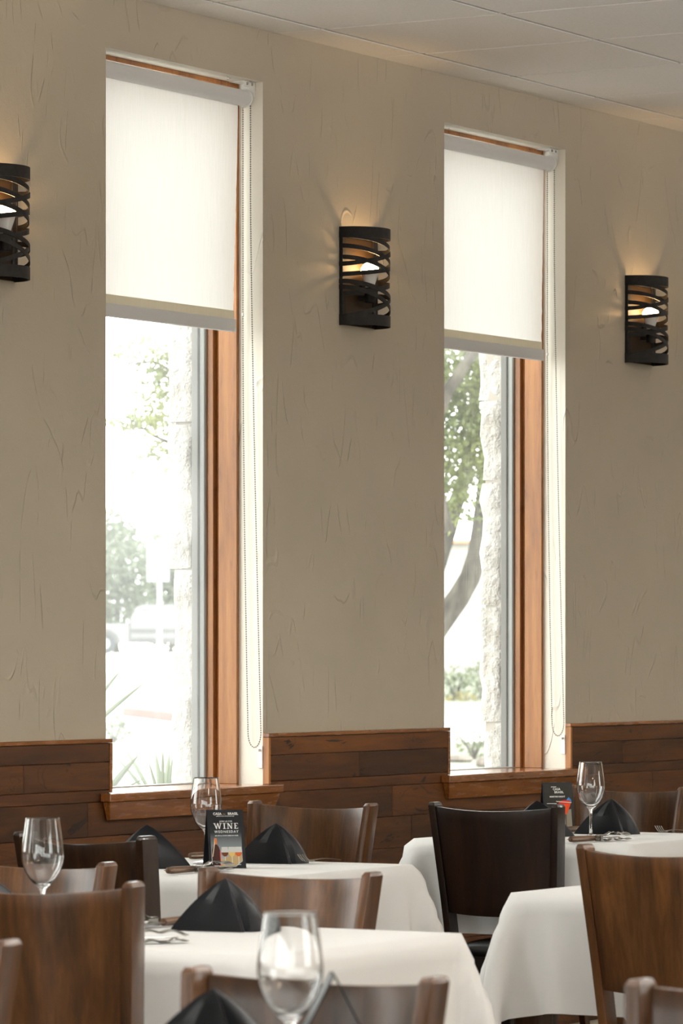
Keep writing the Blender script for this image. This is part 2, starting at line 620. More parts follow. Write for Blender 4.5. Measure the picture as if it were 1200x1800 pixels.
# glazing of the unseen openings
for i, (a, b_, c, d) in enumerate(LEFT_H):
    wn = tag(empty('window_%d' % (20 + i), (XR[0] - 0.1, 0, 0)), kind='structure')
    f = MB()
    for u in (a, (a + b_) / 2 - 0.03, b_ - 0.06):
        f.box(-0.04, 0.04, u, u + 0.06, c, d)
    for z in (c, d - 0.06):
        f.box(-0.039, 0.039, a, b_, z, z + 0.06)
    f.build('window_frame', M_VINYL, wn)
    box_obj('pane', (-0.004, 0.004, a + 0.05, b_ - 0.05, c + 0.05, d - 0.05), M_PANE2, wn)
    area_light('window_portal', (XR[0] - 0.25, (a + b_) / 2, (c + d) / 2), (0, -PI / 2, 0), d - c, b_ - a, 1, (1, 1, 1), True)
for i, (a, b_, c, d) in enumerate(FRONT_H):
    wn = tag(empty('window_%d' % (30 + i), (0, YR - 0.1, 0)), kind='structure')
    f = MB()
    for u in (a, (a + b_) / 2 - 0.03, b_ - 0.06):
        f.box(u, u + 0.06, -0.04, 0.04, c, d)
    for z in (c, d - 0.06):
        f.box(a, b_, -0.039, 0.039, z, z + 0.06)
    f.build('window_frame', M_VINYL, wn)
    box_obj('pane', (a + 0.05, b_ - 0.05, -0.004, 0.004, c + 0.05, d - 0.05), M_PANE2, wn)
    area_light('window_portal', ((a + b_) / 2, YR - 0.25, (c + d) / 2), (PI / 2, 0, 0), b_ - a, d - c, 1, (1, 1, 1), True)

# ------------------------------------------------------------------ windows of the long wall


def stone_block(x0, x1, y0, y1, z0, z1, seed, parent):
    """rough-faced limestone block, chipped edges"""
    b = MB()
    rnd = random.Random(seed)
    nx, ny, nz = 5, 5, 7
    ax = [x0 + (x1 - x0) * i / nx for i in range(nx + 1)]
    ay = [y0 + (y1 - y0) * i / ny for i in range(ny + 1)]
    az = [z0 + (z1 - z0) * i / nz for i in range(nz + 1)]
    idx = {}

    def vt(i, j, k):
        if (i, j, k) in idx:
            return idx[(i, j, k)]
        p = Vector((ax[i], ay[j], az[k]))
        edge = (i in (0, nx)) + (j in (0, ny)) + (k in (0, nz))
        cen = Vector(((x0 + x1) / 2, (y0 + y1) / 2, (z0 + z1) / 2))
        q = p * 9 + Vector((seed * 1.7, 0, 0))
        d = mnoise.noise(q) * 0.012 + mnoise.noise(q * 3.1) * 0.006
        n = Vector(((-1 if i == 0 else (1 if i == nx else 0)), (-1 if j == 0 else (1 if j == ny else 0)), 0))
        p = p + n * (d - (0.006 if edge > 1 else 0))
        if k in (0, nz):
            p.z += mnoise.noise(q * 1.3) * 0.006 - (0.002 if k == nz else -0.002)
        idx[(i, j, k)] = len(b.v)
        b.v.append(tuple(p))
        return idx[(i, j, k)]

    def quad(*a):
        b.f.append(a); b.m.append(0)
    for k in range(nz):
        for i in range(nx):
            quad(vt(i, 0, k), vt(i + 1, 0, k), vt(i + 1, 0, k + 1), vt(i, 0, k + 1))
            quad(vt(i, ny, k), vt(i, ny, k + 1), vt(i + 1, ny, k + 1), vt(i + 1, ny, k))
        for j in range(ny):
            quad(vt(0, j, k), vt(0, j, k + 1), vt(0, j + 1, k + 1), vt(0, j + 1, k))
            quad(vt(nx, j, k), vt(nx, j + 1, k), vt(nx, j + 1, k + 1), vt(nx, j, k + 1))
    for i in range(nx):
        for j in range(ny):
            quad(vt(i, j, 0), vt(i, j + 1, 0), vt(i + 1, j + 1, 0), vt(i + 1, j, 0))
            quad(vt(i, j, nz), vt(i + 1, j, nz), vt(i + 1, j + 1, nz), vt(i, j + 1, nz))
    return b.build('stone', M_STONE, parent, smooth=True, angle=0.8)


def make_window(n, xl, seen):
    xr = xl + WW
    wn = tag(empty('window_%d' % n, (xl, 0, 0)), kind='structure')
    L = WW
    # wooden jambs: lining board, recessed groove and stop
    for name, s in (('jamb', 1), ('jamb', -1)):
        X = lambda a: (L - a) if s > 0 else a
        b = MB()
        b.box(*sorted((X(0.0), X(0.014))), 0.084, 0.150, SILL, HEAD)
        b.box(*sorted((X(0.0), X(0.004))), 0.150, 0.163, SILL, HEAD)
        b.box(*sorted((X(0.0), X(0.022))), 0.163, 0.186, SILL, HEAD)
        b.build(name, M_TRIMW, wn, bevel=0.0015, seg=1)
    b = MB()
    b.box(0.014, L - 0.014, 0.084, 0.150, HEAD - 0.014, HEAD)
    b.box(0.014, L - 0.014, 0.150, 0.163, HEAD - 0.004, HEAD)
    b.box(0.014, L - 0.014, 0.163, 0.186, HEAD - 0.022, HEAD)
    b.build('head_board', M_TRIMW, wn, bevel=0.0015, seg=1)
    b = MB()
    for a, c in ((0.0, 0.034), (L - 0.034, L)):
        b.box(a, c, 0.1865, 0.2045, SILL, HEAD)
    for a, c in ((SILL, SILL + 0.004), (HEAD - 0.034, HEAD)):
        b.box(0.034, L - 0.034, 0.1865, 0.2045, a, c)
    b.build('sash_frame', M_VINYL2, wn, bevel=0.002, seg=1)
    b = MB()
    for a, c in ((0.0, 0.042), (L - 0.042, L)):
        b.box(a, c, 0.205, 0.228, SILL, HEAD)
    for a, c in ((SILL, SILL + 0.004), (HEAD - 0.042, HEAD)):
        b.box(0.042, L - 0.042, 0.205, 0.228, a, c)
    b.build('outer_frame', M_VINYL, wn, bevel=0.002, seg=1)
    box_obj('pane', (0.03, L - 0.03, 0.193, 0.198, SILL + 0.002, HEAD - 0.03), M_PANE1 if n == 1 else M_PANE2, wn)
    # sill board with a nose past the wainscot, and a sloping apron below it
    b = MB()
    b.box(0.0005, L - 0.0005, -0.018, 0.186, SILL - 0.024, SILL)
    b.box(-0.060, L + 0.034, -0.055, -0.0215, SILL - 0.024, SILL)
    b.build('window_sill', M_TRIMX, wn, bevel=0.003, seg=2)
    b = MB()
    z0, z1 = SILL - 0.078, SILL - 0.0245
    ra = [(-0.050, -0.0215, z1), (L + 0.026, -0.0215, z1), (L + 0.026, -0.047, z1), (-0.050, -0.047, z1)]
    rb = [(-0.030, -0.0215, z0), (L + 0.008, -0.0215, z0), (L + 0.008, -0.034, z0), (-0.030, -0.034, z0)]
    b.loft([rb, ra])
    b.build('apron', M_TRIMX, wn, bevel=0.002, seg=1)
    if seen:
        rnd = random.Random(n)
        zj = {1: [-0.15, 0.52, 0.86, 1.195, 1.545, 1.99, 2.36, 2.72, 3.3], 2: [-0.15, 0.42, 1.05, 1.45, 1.88, 2.16, 2.52, 2.85, 3.3]}[n]
        for k in range(len(zj) - 1):
            out = rnd.uniform(-0.012, 0.012)
            stone_block(L - 0.028 + rnd.uniform(-0.008, 0.008), L + 0.30, 0.2285, 0.318 + out, zj[k] + 0.001, zj[k + 1] - 0.001, n * 20 + k, wn)
            stone_block(-0.30, 0.004 + rnd.uniform(-0.01, 0.006), 0.2285, 0.318, zj[k] + 0.004, zj[k + 1] - 0.004, n * 20 + k + 100, wn)
        b = MB()
        b.box(L - 0.018, L + 0.29, 0.2285, 0.300, -0.15, 3.3)
        b.build('mortar', M_MORTAR, wn)
    area_light('window_portal', (xl + L / 2, 0.36, (SILL + HEAD) / 2), (-PI / 2, 0, 0), L, HEAD - SILL, 1, (1, 1, 1), True)
    return wn


others = 3
for x in wins:
    if abs(x - W1X) < 0.01:
        make_window(1, x, True)
    elif abs(x - W1X - PER) < 0.01:
        make_window(2, x, True)
    else:
        make_window(others, x, False)
        others += 1

# ------------------------------------------------------------------ wainscot of planks
wains = tag(empty('trim_1', (0, 0, 0)), kind='structure')
WT = 1.048
rows = [1.0355, 0.982, 0.903, 0.772, 0.672, 0.590, 0.460, 0.360, 0.280, 0.150, 0.02]
joints = {1: [9.614, 11.458, 13.30, 8.75, 14.6], 2: [9.932, 11.667, 13.53, 10.75, 12.7, 8.9, 14.5], 3: [9.1, 9.75, 10.6, 11.79, 12.6, 13.1, 14.2]}
random.seed(11)
X0, X1 = 8.0, 15.6
piers = []
edges = [X0] + [e for x in wins if X0 < x < X1 or X0 < x + WW < X1 for e in (x, x + WW)] + [X1]
edges = sorted(e for e in edges if X0 <= e <= X1)
# piers start/stop at window openings; trim strips (12 mm) run down each end
for k in range(len(wins) - 1):
    a, b_ = wins[k] + WW, wins[k + 1]
    if b_ > X0 and a < X1:
        piers.append((max(a - 0.002, X0), min(b_ + 0.002, X1)))


def plank(x0, x1, z0, z1):
    if x1 - x0 < 0.02:
        return
    d = random.uniform(0, 0.0015)
    b = MB()
    b.box(0.0006, x1 - x0 - 0.0006, -0.0185 - d, -0.0005, 0.0006, z1 - z0 - 0.0006)
    o = b.build('plank', M_PLANK, wains, bevel=0.0012, seg=1)
    o.location = (x0, 0, z0)


for r in range(len(rows) - 1):
    z1, z0 = rows[r], rows[r + 1]
    spans = [(a + 0.0125, b_ - 0.0125) for a, b_ in piers] if r < 2 else [(X0, X1)]
    js = joints.get(r)
    if js is None:
        js, q = [], X0
        while q < X1 and r != 0:
            q += random.uniform(0.35, 1.15)
            js.append(q)
    for a, b_ in spans:
        cut = [a] + sorted(j for j in js if a + 0.05 < j < b_ - 0.05) + [b_]
        for p, q in zip(cut[:-1], cut[1:]):
            if r == 2:           # the row behind the window sill is notched by each opening
                pass
            plank(p, q, z0, min(z1, SILL - 0.0245) if r == 2 else z1)
for a, b_ in piers:              # the sliver of the third row above sill height stays on the piers
    plank(a + 0.0125, b_ - 0.0125, SILL - 0.0243, rows[2])
    box_obj('cap_strip', (a, b_, -0.0225, 0.0, 1.036, WT), M_TRIMX, wains, bevel=0.0015, seg=1)
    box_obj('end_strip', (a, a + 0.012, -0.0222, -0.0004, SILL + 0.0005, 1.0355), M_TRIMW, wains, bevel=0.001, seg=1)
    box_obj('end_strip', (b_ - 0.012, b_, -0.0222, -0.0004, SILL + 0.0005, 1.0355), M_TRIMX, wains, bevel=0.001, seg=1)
for a, b_ in ((XR[0], X0), (X1, XR[1])):
    cuts = [a] + [e for x in wins if a < x < b_ or a < x + WW < b_ for e in (x, x + WW)] + [b_]
    box_obj('wainscot_panel', (a, b_, -0.019, -0.0005, 0.02, SILL - 0.0245), M_PLANK, wains)

# ------------------------------------------------------------------ roller blinds


def roller_blind(xl, zbot, label, seed):
    t = tag(empty('roller_blind', (xl, 0.052, 2.963)), label, 'blind', 'roller blinds pulled halfway down the windows')
    rnd = random.Random(seed)
    L = WW
    R = 0.0242
    b = MB()
    b.lathe([(R - 0.004, 0), (R, 0.0), (R, L - 0.033), (R - 0.004, L - 0.033)], 28, cap0=True, cap1=True)
    me = b.mesh('roller', M_ROLL, smooth=True)
    o = link('roller', me, None, t)
    o.rotation_euler = (0, PI / 2, 0)
    o.location = (0.008, 0, 0)
    # hanging cloth, falls from the back of the roll, right selvedge a little wavy
    zb = zbot + 0.065 - 2.963
    nz, nx = 40, 8
    b = MB()
    for i in range(nz + 1):
        s = i / nz
        z = -0.004 + (zb + 0.004) * s
        xr_ = L - (0.026 if seed == 1 else 0.022) - (0.020 if seed == 1 else 0.008) * s ** 1.5 + 0.0035 * s * math.sin(i * 1.7 + seed) * rnd.random()
        for j in range(nx + 1):
            u = j / nx
            b.v.append((0.02 + (xr_ - 0.02) * u, R - 0.002 + 0.002 * math.sin(u * 5 + s * 3), z))
    for i in range(nz):
        for j in range(nx):
            a = i * (nx + 1) + j
            b.f.append((a, a + 1, a + nx + 2, a + nx + 1)); b.m.append(0)
    b.build('shade_cloth', M_SHADE, t, smooth=True, fix=False)
    xe = L - (0.048 if seed == 1 else 0.034)
    box_obj('hem', (0.02, xe, R - 0.004, R + 0.001, zb - 0.026, zb), M_HEM, t)
    b = MB()
    b.box(0.02, xe - 0.002, R - 0.014, R + 0.004, zb - 0.065, zb - 0.026)
    b.build('bottom_bar', M_ROLL, t, bevel=0.004, seg=2)
    # end bracket: plate on the reveal soffit, hanging ear with clutch disc
    b = MB()
    b.box(L - 0.062, L - 0.0005, -0.022, 0.030, 0.0466, 0.0484)
    b.box(L - 0.0035, L - 0.0005, -0.024, 0.026, 0.004, 0.047)
    b.box(L - 0.062, L - 0.002, -0.0235, -0.0215, 0.032, 0.048)
    br = b.build('bracket', M_WHITEP, t, bevel=0.0008, seg=1)
    for dx in (0.016, 0.044):
        b = MB()
        b.lathe([(0.0005, 0), (0.0045, 0.0), (0.0035, 0.002), (0.0005, 0.003)], 10)
        s = link('screw', b.mesh('screw', M_CHROME, smooth=True), None, br)
        s.location = (L - dx, -0.0236, 0.041)
        s.rotation_euler = (PI / 2, 0, 0)
    b = MB()
    b.lathe([(R + 0.003, 0), (R + 0.004, 0.002), (R + 0.004, 0.006), (R - 0.003, 0.0085)], 28, cap0=True, cap1=True)
    o = link('clutch', b.mesh('clutch', M_WHITEP, smooth=True), None, t)
    o.rotation_euler = (0, PI / 2, 0)
    o.location = (L - 0.0245, 0, 0)
    # bead chain: two strands and the loop under them
    zl = 1.005 - 2.963
    xc = L - 0.014
    pts = []
    n = 60
    for i in range(n + 1):
        s = i / n
        pts.append(Vector((xc, 0.010 + (0.000 - 0.010) * 0 - 0.018 * max(0, (s - 0.35) / 0.65) ** 1.6, -0.02 + (zl + 0.045 + 0.02) * s)))
    yb0, yb1 = pts[-1].y, -0.017 - 0.036 * 1.0
    loop = []
    yf = -0.0535
    for i in range(1, 12):
        a = PI * i / 12
        loop.append(Vector((xc, (yb0 + yf) / 2 + (yb0 - yf) / 2 * math.cos(a), zl + 0.045 - 0.045 * math.sin(a))))
    front = []
    for i in range(n + 1):
        s = 1 - i / n
        front.append(Vector((xc, -0.017 - 0.0365 * max(0, (s - 0.15) / 0.85) ** 1.3, -0.02 + (zl + 0.045 + 0.02) * s)))
    path = pts + loop + front
    b = MB()
    ico = bmesh.new()
    bmesh.ops.create_icosphere(ico, subdivisions=1, radius=0.0026)
    iv = [v.co.copy() for v in ico.verts]
    fi = [tuple(v.index for v in f.verts) for f in ico.faces]
    ico.free()
    acc, step = 0.0, 0.0070
    for p, q in zip(path[:-1], path[1:]):
        d = (q - p).length
        while acc < d:
            c = p + (q - p) * (acc / d)
            b.add([c + v for v in iv], fi)
            acc += step
        acc -= d
    b.tube(path, 0.0006, 4)
    ch = b.build('bead_chain', M_CHAIN, t, smooth=True)
    ch['kind'] = 'stuff'
    for q in (int(len(pts) * 0.33), ):
        b = MB()
        b.lathe([(0.001, -0.006), (0.0038, -0.004), (0.0038, 0.004), (0.001, 0.006)], 10)
        o = link('chain_stop', b.mesh('chain_stop', M_WHITEP, smooth=True), None, t)
        o.location = pts[q]
    b = MB()
    b.box(L - 0.006, L - 0.0005, yf - 0.0, yf + 0.016, zl - 0.062, zl + 0.004)
    b.box(L - 0.020, L - 0.0055, yf + 0.005, yf + 0.011, zl - 0.012, zl - 0.004)
    cl = b.build('chain_clip', M_CLEARP, t, bevel=0.001, seg=1)
    return t


roller_blind(W1X, 2.257, 'white roller blind half lowered in the window beside the WINE card table', 1)
roller_blind(W1X + PER, 2.288, 'white roller blind half lowered in the window with the tree trunk outside', 2)

# ------------------------------------------------------------------ wall sconces


def make_sconce():
    t = empty('wall_sconce')
    H, R, DP = 0.306, 0.108, 0.098
    box_obj('back_plate', (-0.099, 0.100, -0.006, -0.0008, 0.002, H - 0.03), M_PLATE, t, bevel=0.002, seg=1)

    def arc(z0f, z1f, wd, name, th=0.003, off=0.0):
        b = MB()
        n = 28
        rings = []
        for i in range(n + 1):
            a = PI * i / n
            zc = z0f + (z1f - z0f) * (1 - math.cos(a)) / 2 if True else 0
            rr = 1.0 + off
            cx, cy = -R * rr * math.cos(a), -DP * rr * math.sin(a) - 0.001
            nx, ny = -math.cos(a), -math.sin(a)
            rings.append([(cx, cy, zc - wd / 2), (cx + nx * th, cy + ny * th, zc - wd / 2), (cx + nx * th, cy + ny * th, zc + wd / 2), (cx, cy, zc + wd / 2)])
        b.loft(rings)
        return b.build(name, M_IRON, t, smooth=True, angle=0.5)

    arc(H - 0.017, H - 0.017, 0.034, 'top_ring', 0.004)
    arc(0.017, 0.017, 0.034, 'bottom_ring', 0.004)
    bands = [(0.900, 0.780), (0.79, 0.62), (0.635, 0.775), (0.675, 0.50), (0.525, 0.615), (0.43, 0.26), (0.33, 0.45), (0.11, 0.32), (0.365, 0.135), (0.83, 0.86)]
    for k, (a, c) in enumerate(bands[:9]):
        arc(((a + c) / 2 + (a - c) * 0.6) * H, ((a + c) / 2 - (a - c) * 0.6) * H, 0.0138, 'iron_band', 0.003, 0.012 * ((k % 3) - 1))
    for s in (-1, 1):
        b = MB()
        b.box(*sorted((s * (R + 0.003), s * (R - 0.004))), -0.013, -0.0008, 0.001, H - 0.001)
        b.box(*sorted((s * (R - 0.0042), s * (R - 0.022))), -0.011, -0.0062, 0.001, H - 0.001)
        b.build('side_bar', M_IRON, t, bevel=0.001, seg=1)
    # lamp holder and bulb
    b = MB()
    b.lathe([(0.016, 0.075), (0.017, 0.076), (0.017, 0.118), (0.014, 0.122)], 20, 0, -0.047, True, True)
    b.box(-0.006, 0.006, -0.047, -0.009, 0.085, 0.097)
    b.build('lamp_holder', M_IRON, t, smooth=True, angle=0.5)
    bulb = MB()
    bulb.lathe([(0.011, 0.120), (0.0135, 0.122), (0.017, 0.135), (0.0225, 0.152), (0.0275, 0.168), (0.029, 0.171)], 24, 0, -0.047, True)
    bo = bulb.build('bulb', M_BULBW, t, smooth=True)
    d = MB()
    prof = [(0.029, 0.171)]
    for i in range(1, 9):
        a = PI / 2 * i / 9
        prof.append((0.0295 * math.cos(a) if i < 9 else 0.001, 0.171 + 0.031 * math.sin(a)))
    prof.append((0.001, 0.2021))
    d.lathe(prof, 24, 0, -0.047, False, True)
    d.build('bulb_dome', M_BULB, bo, smooth=True)
    b = MB()
    b.lathe([(0.0045, 0), (0.004, 0.006), (0.001, 0.008)], 12)
    for sx, sz in ((-0.03, 0.135), (0.005, 0.128)):
        s = link('mounting_nut', b.mesh('mounting_nut', M_IRON, smooth=True), None, t)
        s.location = (sx, -0.0095, sz)
        s.rotation_euler = (PI / 2, 0, 0)
    return t


sc = make_sconce()
labels = ['black woven iron sconce on the wall before the first window, cut by the frame edge',
          'black woven iron sconce lit between the two windows',
          'black woven iron sconce on the wall past the second window']
for k, x in enumerate((9.486, 11.475, 13.464)):
    o = sc if k == 0 else copy_tree(sc)
    o.location = (x, 0, 2.309)
    tag(o, labels[k], 'wall lamp', 'woven iron sconces along the wall')

# ------------------------------------------------------------------ tables and cloths


def drape(L=1.256, half=0.385, top=0.752, NN=53, steps=230, iters=9, seed=3):
    rng = np.random.default_rng(seed)
    g = np.linspace(-L / 2, L / 2, NN)
    X, Y = np.meshgrid(g, g, indexing='ij')
    p = np.stack([X, Y, np.full_like(X, top)], -1)
    p[..., 2] += rng.normal(0, .0008, X.shape)
    h = g[1] - g[0]
    W = np.ones((NN, NN))
    W[(abs(X) < half - .03) & (abs(Y) < half - .03)] = 0
    p[..., 2][W == 0] = top
    cons = []
    for (dx, dy, st) in [(1, 0, 1), (0, 1, 1), (1, 1, .6), (1, -1, .6), (2, 0, .25), (0, 2, .25)]:
        I, J = np.meshgrid(np.arange(NN), np.arange(NN), indexing='ij')
        ok = (I + dx < NN) & (J + dy < NN) & (J + dy >= 0)
        k = max(abs(dx), abs(dy))
        cc = (I // k) % 2 if dx else (J // k) % 2
        for c in (0, 1):
            m = ok & (cc == c)
            cons.append((I[m] * NN + J[m], (I[m] + dx) * NN + J[m] + dy, h * math.hypot(dx, dy), st))
    P = p.reshape(-1, 3).copy()
    W = W.reshape(-1)
    Q = P.copy()
    dt, r = .014, .012
    for s in range(steps):
        v = (P - Q) * (.985 if s < steps * .6 else .93)
        Q = P.copy()
        P = P + v * (W > 0)[:, None]
        P[:, 2] -= 9.8 * dt * dt * W
        for it in range(iters):
            for a, b, l, st in cons:
                d = P[b] - P[a]
                n = np.sqrt((d * d).sum(1)) + 1e-9
                wa, wb = W[a], W[b]
                ws = wa + wb
                ws[ws == 0] = 1
                c = (st * (n - l) / n / ws)[:, None] * d
                P[a] += c * wa[:, None]
                P[b] -= c * wb[:, None]
            q = np.stack([abs(P[:, 0]) - (half - r), abs(P[:, 1]) - (half - r), P[:, 2] - (top - r)], 1)
            mq = np.maximum(q, 0)
            out = np.sqrt((mq * mq).sum(1))
            sd = out + np.minimum(q.max(1), 0) - r
            hit = sd < 0
            if hit.any():
                nr = np.zeros_like(P)
                o = hit & (out > 1e-9)
                nr[o] = mq[o] / out[o][:, None]
                i = hit & ~(out > 1e-9)
                if i.any():
                    k = q[i].argmax(1)
                    t = np.zeros((i.sum(), 3))
                    t[np.arange(len(k)), k] = 1
                    nr[i] = t
                sg = np.sign(P)
                sg[:, 2] = 1
                P -= nr * sg * sd[:, None] * (hit & (W > 0))[:, None]
    return P.reshape(NN, NN, 3)


cp = drape()
n_ = cp.shape[0]
cme = bpy.data.meshes.new('tablecloth')
cme.from_pydata([tuple(v) for v in cp.reshape(-1, 3)], [],
                [(i * n_ + j, (i + 1) * n_ + j, (i + 1) * n_ + j + 1, i * n_ + j + 1) for i in range(n_ - 1) for j in range(n_ - 1)])
for p in cme.polygons:
    p.use_smooth = True
cme.materials.append(M_CLOTH)


def make_table():
    t = empty('dining_table')
    box_obj('tabletop', (-0.358, 0.358, -0.358, 0.358, 0.715, 0.7465), M_CHAIR, t, bevel=0.014)
    for sx in (-1, 1):
        for sy in (-1, 1):
            b = MB()
            cx, cy = sx * 0.325, sy * 0.325
            r = lambda q, z: [(cx - q, cy - q, z), (cx + q, cy - q, z), (cx + q, cy + q, z), (cx - q, cy + q, z)]
            b.loft([r(0.026, 0), r(0.034, 0.64), r(0.034, 0.715)])
            b.build('leg', M_CHAIR, t, bevel=0.003, seg=1)
    for s in (-1, 1):
        box_obj('rail', (-0.29, 0.29, s * 0.315 - 0.011, s * 0.315 + 0.011, 0.63, 0.715), M_CHAIR, t)
        box_obj('rail', (s * 0.315 - 0.011, s * 0.315 + 0.011, -0.29, 0.29, 0.63, 0.715), M_CHAIR, t)
    return t


tbl = make_table()
TABLES = [  # key, centre x, y, cloth turn, table label, cloth label
    ('A', 9.064, -1.000, 0, 'square table under the cloth carrying the WINE card', 'white tablecloth under the WINE card and folded napkins'),
    ('B', 11.074, -0.985, 1, 'square table beneath the cloth carrying the red cocktail card', 'white tablecloth under the card showing a red cocktail'),
    ('C', 6.826, -2.350, 2, 'square table in the middle row behind the dark chair back with a glass above it', 'white tablecloth with two steak knife sets and one black napkin, middle row'),
    ('D', 8.807, -2.518, 3, 'square table whose legs show under its hem beside the brown chair back', 'empty white tablecloth with its hem and corner fold showing'),
    ('F', 4.400, -3.760, 2, 'square table below the frame carrying the blurred wine glass', 'white tablecloth below the frame under the blurred wine glass'),
    ('H', 4.560, -2.845, 0, 'square table at the lower left corner below the frame', 'white tablecloth at the lower left corner under a black napkin'),
]
for k, (key, x, y, rz, lt, lc) in enumerate(TABLES):
    o = tbl if k == 0 else copy_tree(tbl)
    o.location = (x, y, 0)
    if key in 'FH':
        o.scale = (0.955, 0.955, 1.0)
    tag(o, lt, 'table', 'square dining tables')
    c = link('tablecloth', cme)
    c.location = (x, y, 0)
    c.rotation_euler = (0, 0, rz * PI / 2)
    if key in 'FH':
        c.scale = (0.955, 0.955, 1.0)
    tag(c, lc, 'tablecloth', 'white tablecloths')

# ------------------------------------------------------------------ chairs


def make_chair():
    t = empty('dining_chair')
    prof = [(0, -0.075, 0.166, 0.030), (0.25, -0.022, 0.168, 0.040), (0.44, 0.0, 0.172, 0.052), (0.60, -0.018, 0.184, 0.055), (0.74, -0.038, 0.1955, 0.055), (0.858, -0.056, 0.2055, 0.053), (0.866, -0.057, 0.206, 0.044)]

    def at(z):
        for (a, b) in zip(prof[:-1], prof[1:]):
            if a[0] <= z <= b[0]:
                s = (z - a[0]) / (b[0] - a[0])
                return [a[i] + (b[i] - a[i]) * s for i in range(4)]
    for s in (-1, 1):
        b = MB()
        rings = []
        for z, x, y, d in prof:
            hw = 0.0115 if z < 0.86 else 0.0075
            rings.append([(x - d / 2, s * y - hw, z), (x + d / 2, s * y - hw, z), (x + d / 2, s * y + hw, z), (x - d / 2, s * y + hw, z)])
        b.loft(rings)
        b.build('back_post', M_CHAIR, t, bevel=0.003, seg=2, smooth=True, angle=0.4)
    # curved back panel of bent plywood
    b = MB()
    nu, nv, th = 20, 10, 0.012
    fr, bk = [], []
    for j in range(nv + 1):
        for i in range(nu + 1):
            u = -1 + 2 * i / nu
            dip = 1 - u * u                      # both edges dip towards the middle
            za, zb = 0.550 - 0.006 * dip, 0.855 - 0.011 * dip
            z = za + (zb - za) * j / nv
            _, x, y, d = at(z)
            xx = x - d / 2 + 0.010 - 0.038 * dip
            fr.append((xx + th / 2, u * (y - 0.0112), z))
            bk.append((xx - th / 2, u * (y - 0.0112), z))
    nf = len(fr)
    b.v = fr + bk
    W_ = nu + 1
    for j in range(nv):
        for i in range(nu):
            a = j * W_ + i
            b.f.append((a, a + 1, a + W_ + 1, a + W_)); b.m.append(0)
            b.f.append((nf + a, nf + a + W_, nf + a + W_ + 1, nf + a + 1)); b.m.append(0)
    for i in range(nu):
        b.f.append((i, nf + i, nf + i + 1, i + 1)); b.m.append(0)
        a = nv * W_ + i
        b.f.append((a, a + 1, nf + a + 1, nf + a)); b.m.append(0)
    for j in range(nv):
        a = j * W_
        b.f.append((a, a + W_, nf + a + W_, nf + a)); b.m.append(0)
        a = j * W_ + nu
        b.f.append((a, nf + a, nf + a + W_, a + W_)); b.m.append(0)
    b.build('backrest', M_CHAIR, t, bevel=0.0025, seg=2, smooth=True, angle=0.7)
    # padded vinyl seat
    b = MB()
    rings = []
    outline = []
    for k in range(40):
        a = 2 * PI * k / 40
        e = 0.28
        cx, cy = math.copysign(abs(math.cos(a)) ** e, math.cos(a)), math.copysign(abs(math.sin(a)) ** e, math.sin(a))
        outline.append((0.210 + 0.188 * cx, cy * (0.176 + 0.018 * (cx + 1) / 2)))
    for sc_, z in ((0.97, 0.425), (1.0, 0.432), (1.0, 0.446), (0.96, 0.458), (0.80, 0.465), (0.4, 0.468), (0.02, 0.468)):
        rings.append([(0.210 + (x - 0.210) * sc_, y * sc_, z) for x, y in outline])
    b.loft(rings)
    b.build('seat', M_SEAT, t, smooth=True, angle=1.2)
    for s in (-1, 1):
        b = MB()
        r = lambda q, x, y, z: [(x - q, y - q, z), (x + q, y - q, z), (x + q, y + q, z), (x - q, y + q, z)]
        b.loft([r(0.014, 0.378, s * 0.178, 0), r(0.019, 0.366, s * 0.172, 0.424)])
        b.build('front_leg', M_CHAIR, t, bevel=0.003, seg=1)
        box_obj('seat_rail', (0.024, 0.349, s * 0.163 - 0.010, s * 0.163 + 0.010, 0.365, 0.424), M_CHAIR, t)
        b = MB()
        b.loft([[(-0.005, s * 0.169 - 0.008, 0.19), (-0.005, s * 0.169 + 0.008, 0.19), (-0.005, s * 0.169 + 0.008, 0.215), (-0.005, s * 0.169 - 0.008, 0.215)],
                [(0.352, s * 0.176 - 0.008, 0.17), (0.352, s * 0.176 + 0.008, 0.17), (0.352, s * 0.176 + 0.008, 0.195), (0.352, s * 0.176 - 0.008, 0.195)]])
        b.build('stretcher', M_CHAIR, t)
    box_obj('seat_rail', (0.354, 0.374, -0.151, 0.151, 0.365, 0.424), M_CHAIR, t)
    box_obj('seat_rail', (-0.010, 0.010, -0.160, 0.160, 0.365, 0.424), M_CHAIR, t)
    return t


ch = make_chair()
D_ = PI / 180
CHAIRS = [  # x, y of the top of the back, turn in degrees, height factor, label
    (10.414, -0.479, 180, 1.0, 'walnut chair against the wall facing the WINE card, sheen on its back panel'),
    (10.555, -0.978, 3, 1.0, 'nearly black backlit chair at the table with the red cocktail card, back to us'),
    (7.340, -2.247, 180, 0.99, 'walnut chair behind the black napkin of the middle table, streaked bright reflection'),
    (8.115, -1.205, -9, 1.012, 'dark chair back seen from behind beside the half hidden napkin and WINE card'),
    (6.140, -2.424, 8, 1.035, 'large dark chair back at the left edge with a wine glass above its top'),
    (7.400, -1.575, 180, 0.99, 'chair with a pale sheen peeking over the large dark chair at the left edge'),
    (8.238, -2.630, 0, 1.012, 'brown chair back with scratched grain at the empty white table'),
    (4.940, -3.725, 180, 1.0, 'blurred pale chair behind the blurred wine glass and black card'),
    (4.905, -4.425, 180, 1.014, 'blurred brown chair at the lower right corner'),
    (5.120, -2.905, 180, 1.012, 'blurred chair at the lower left corner, only its bright post showing'),
    (12.126, -0.635, 180, 1.0, 'walnut chair behind the sharp wine glass near the second window'),
]
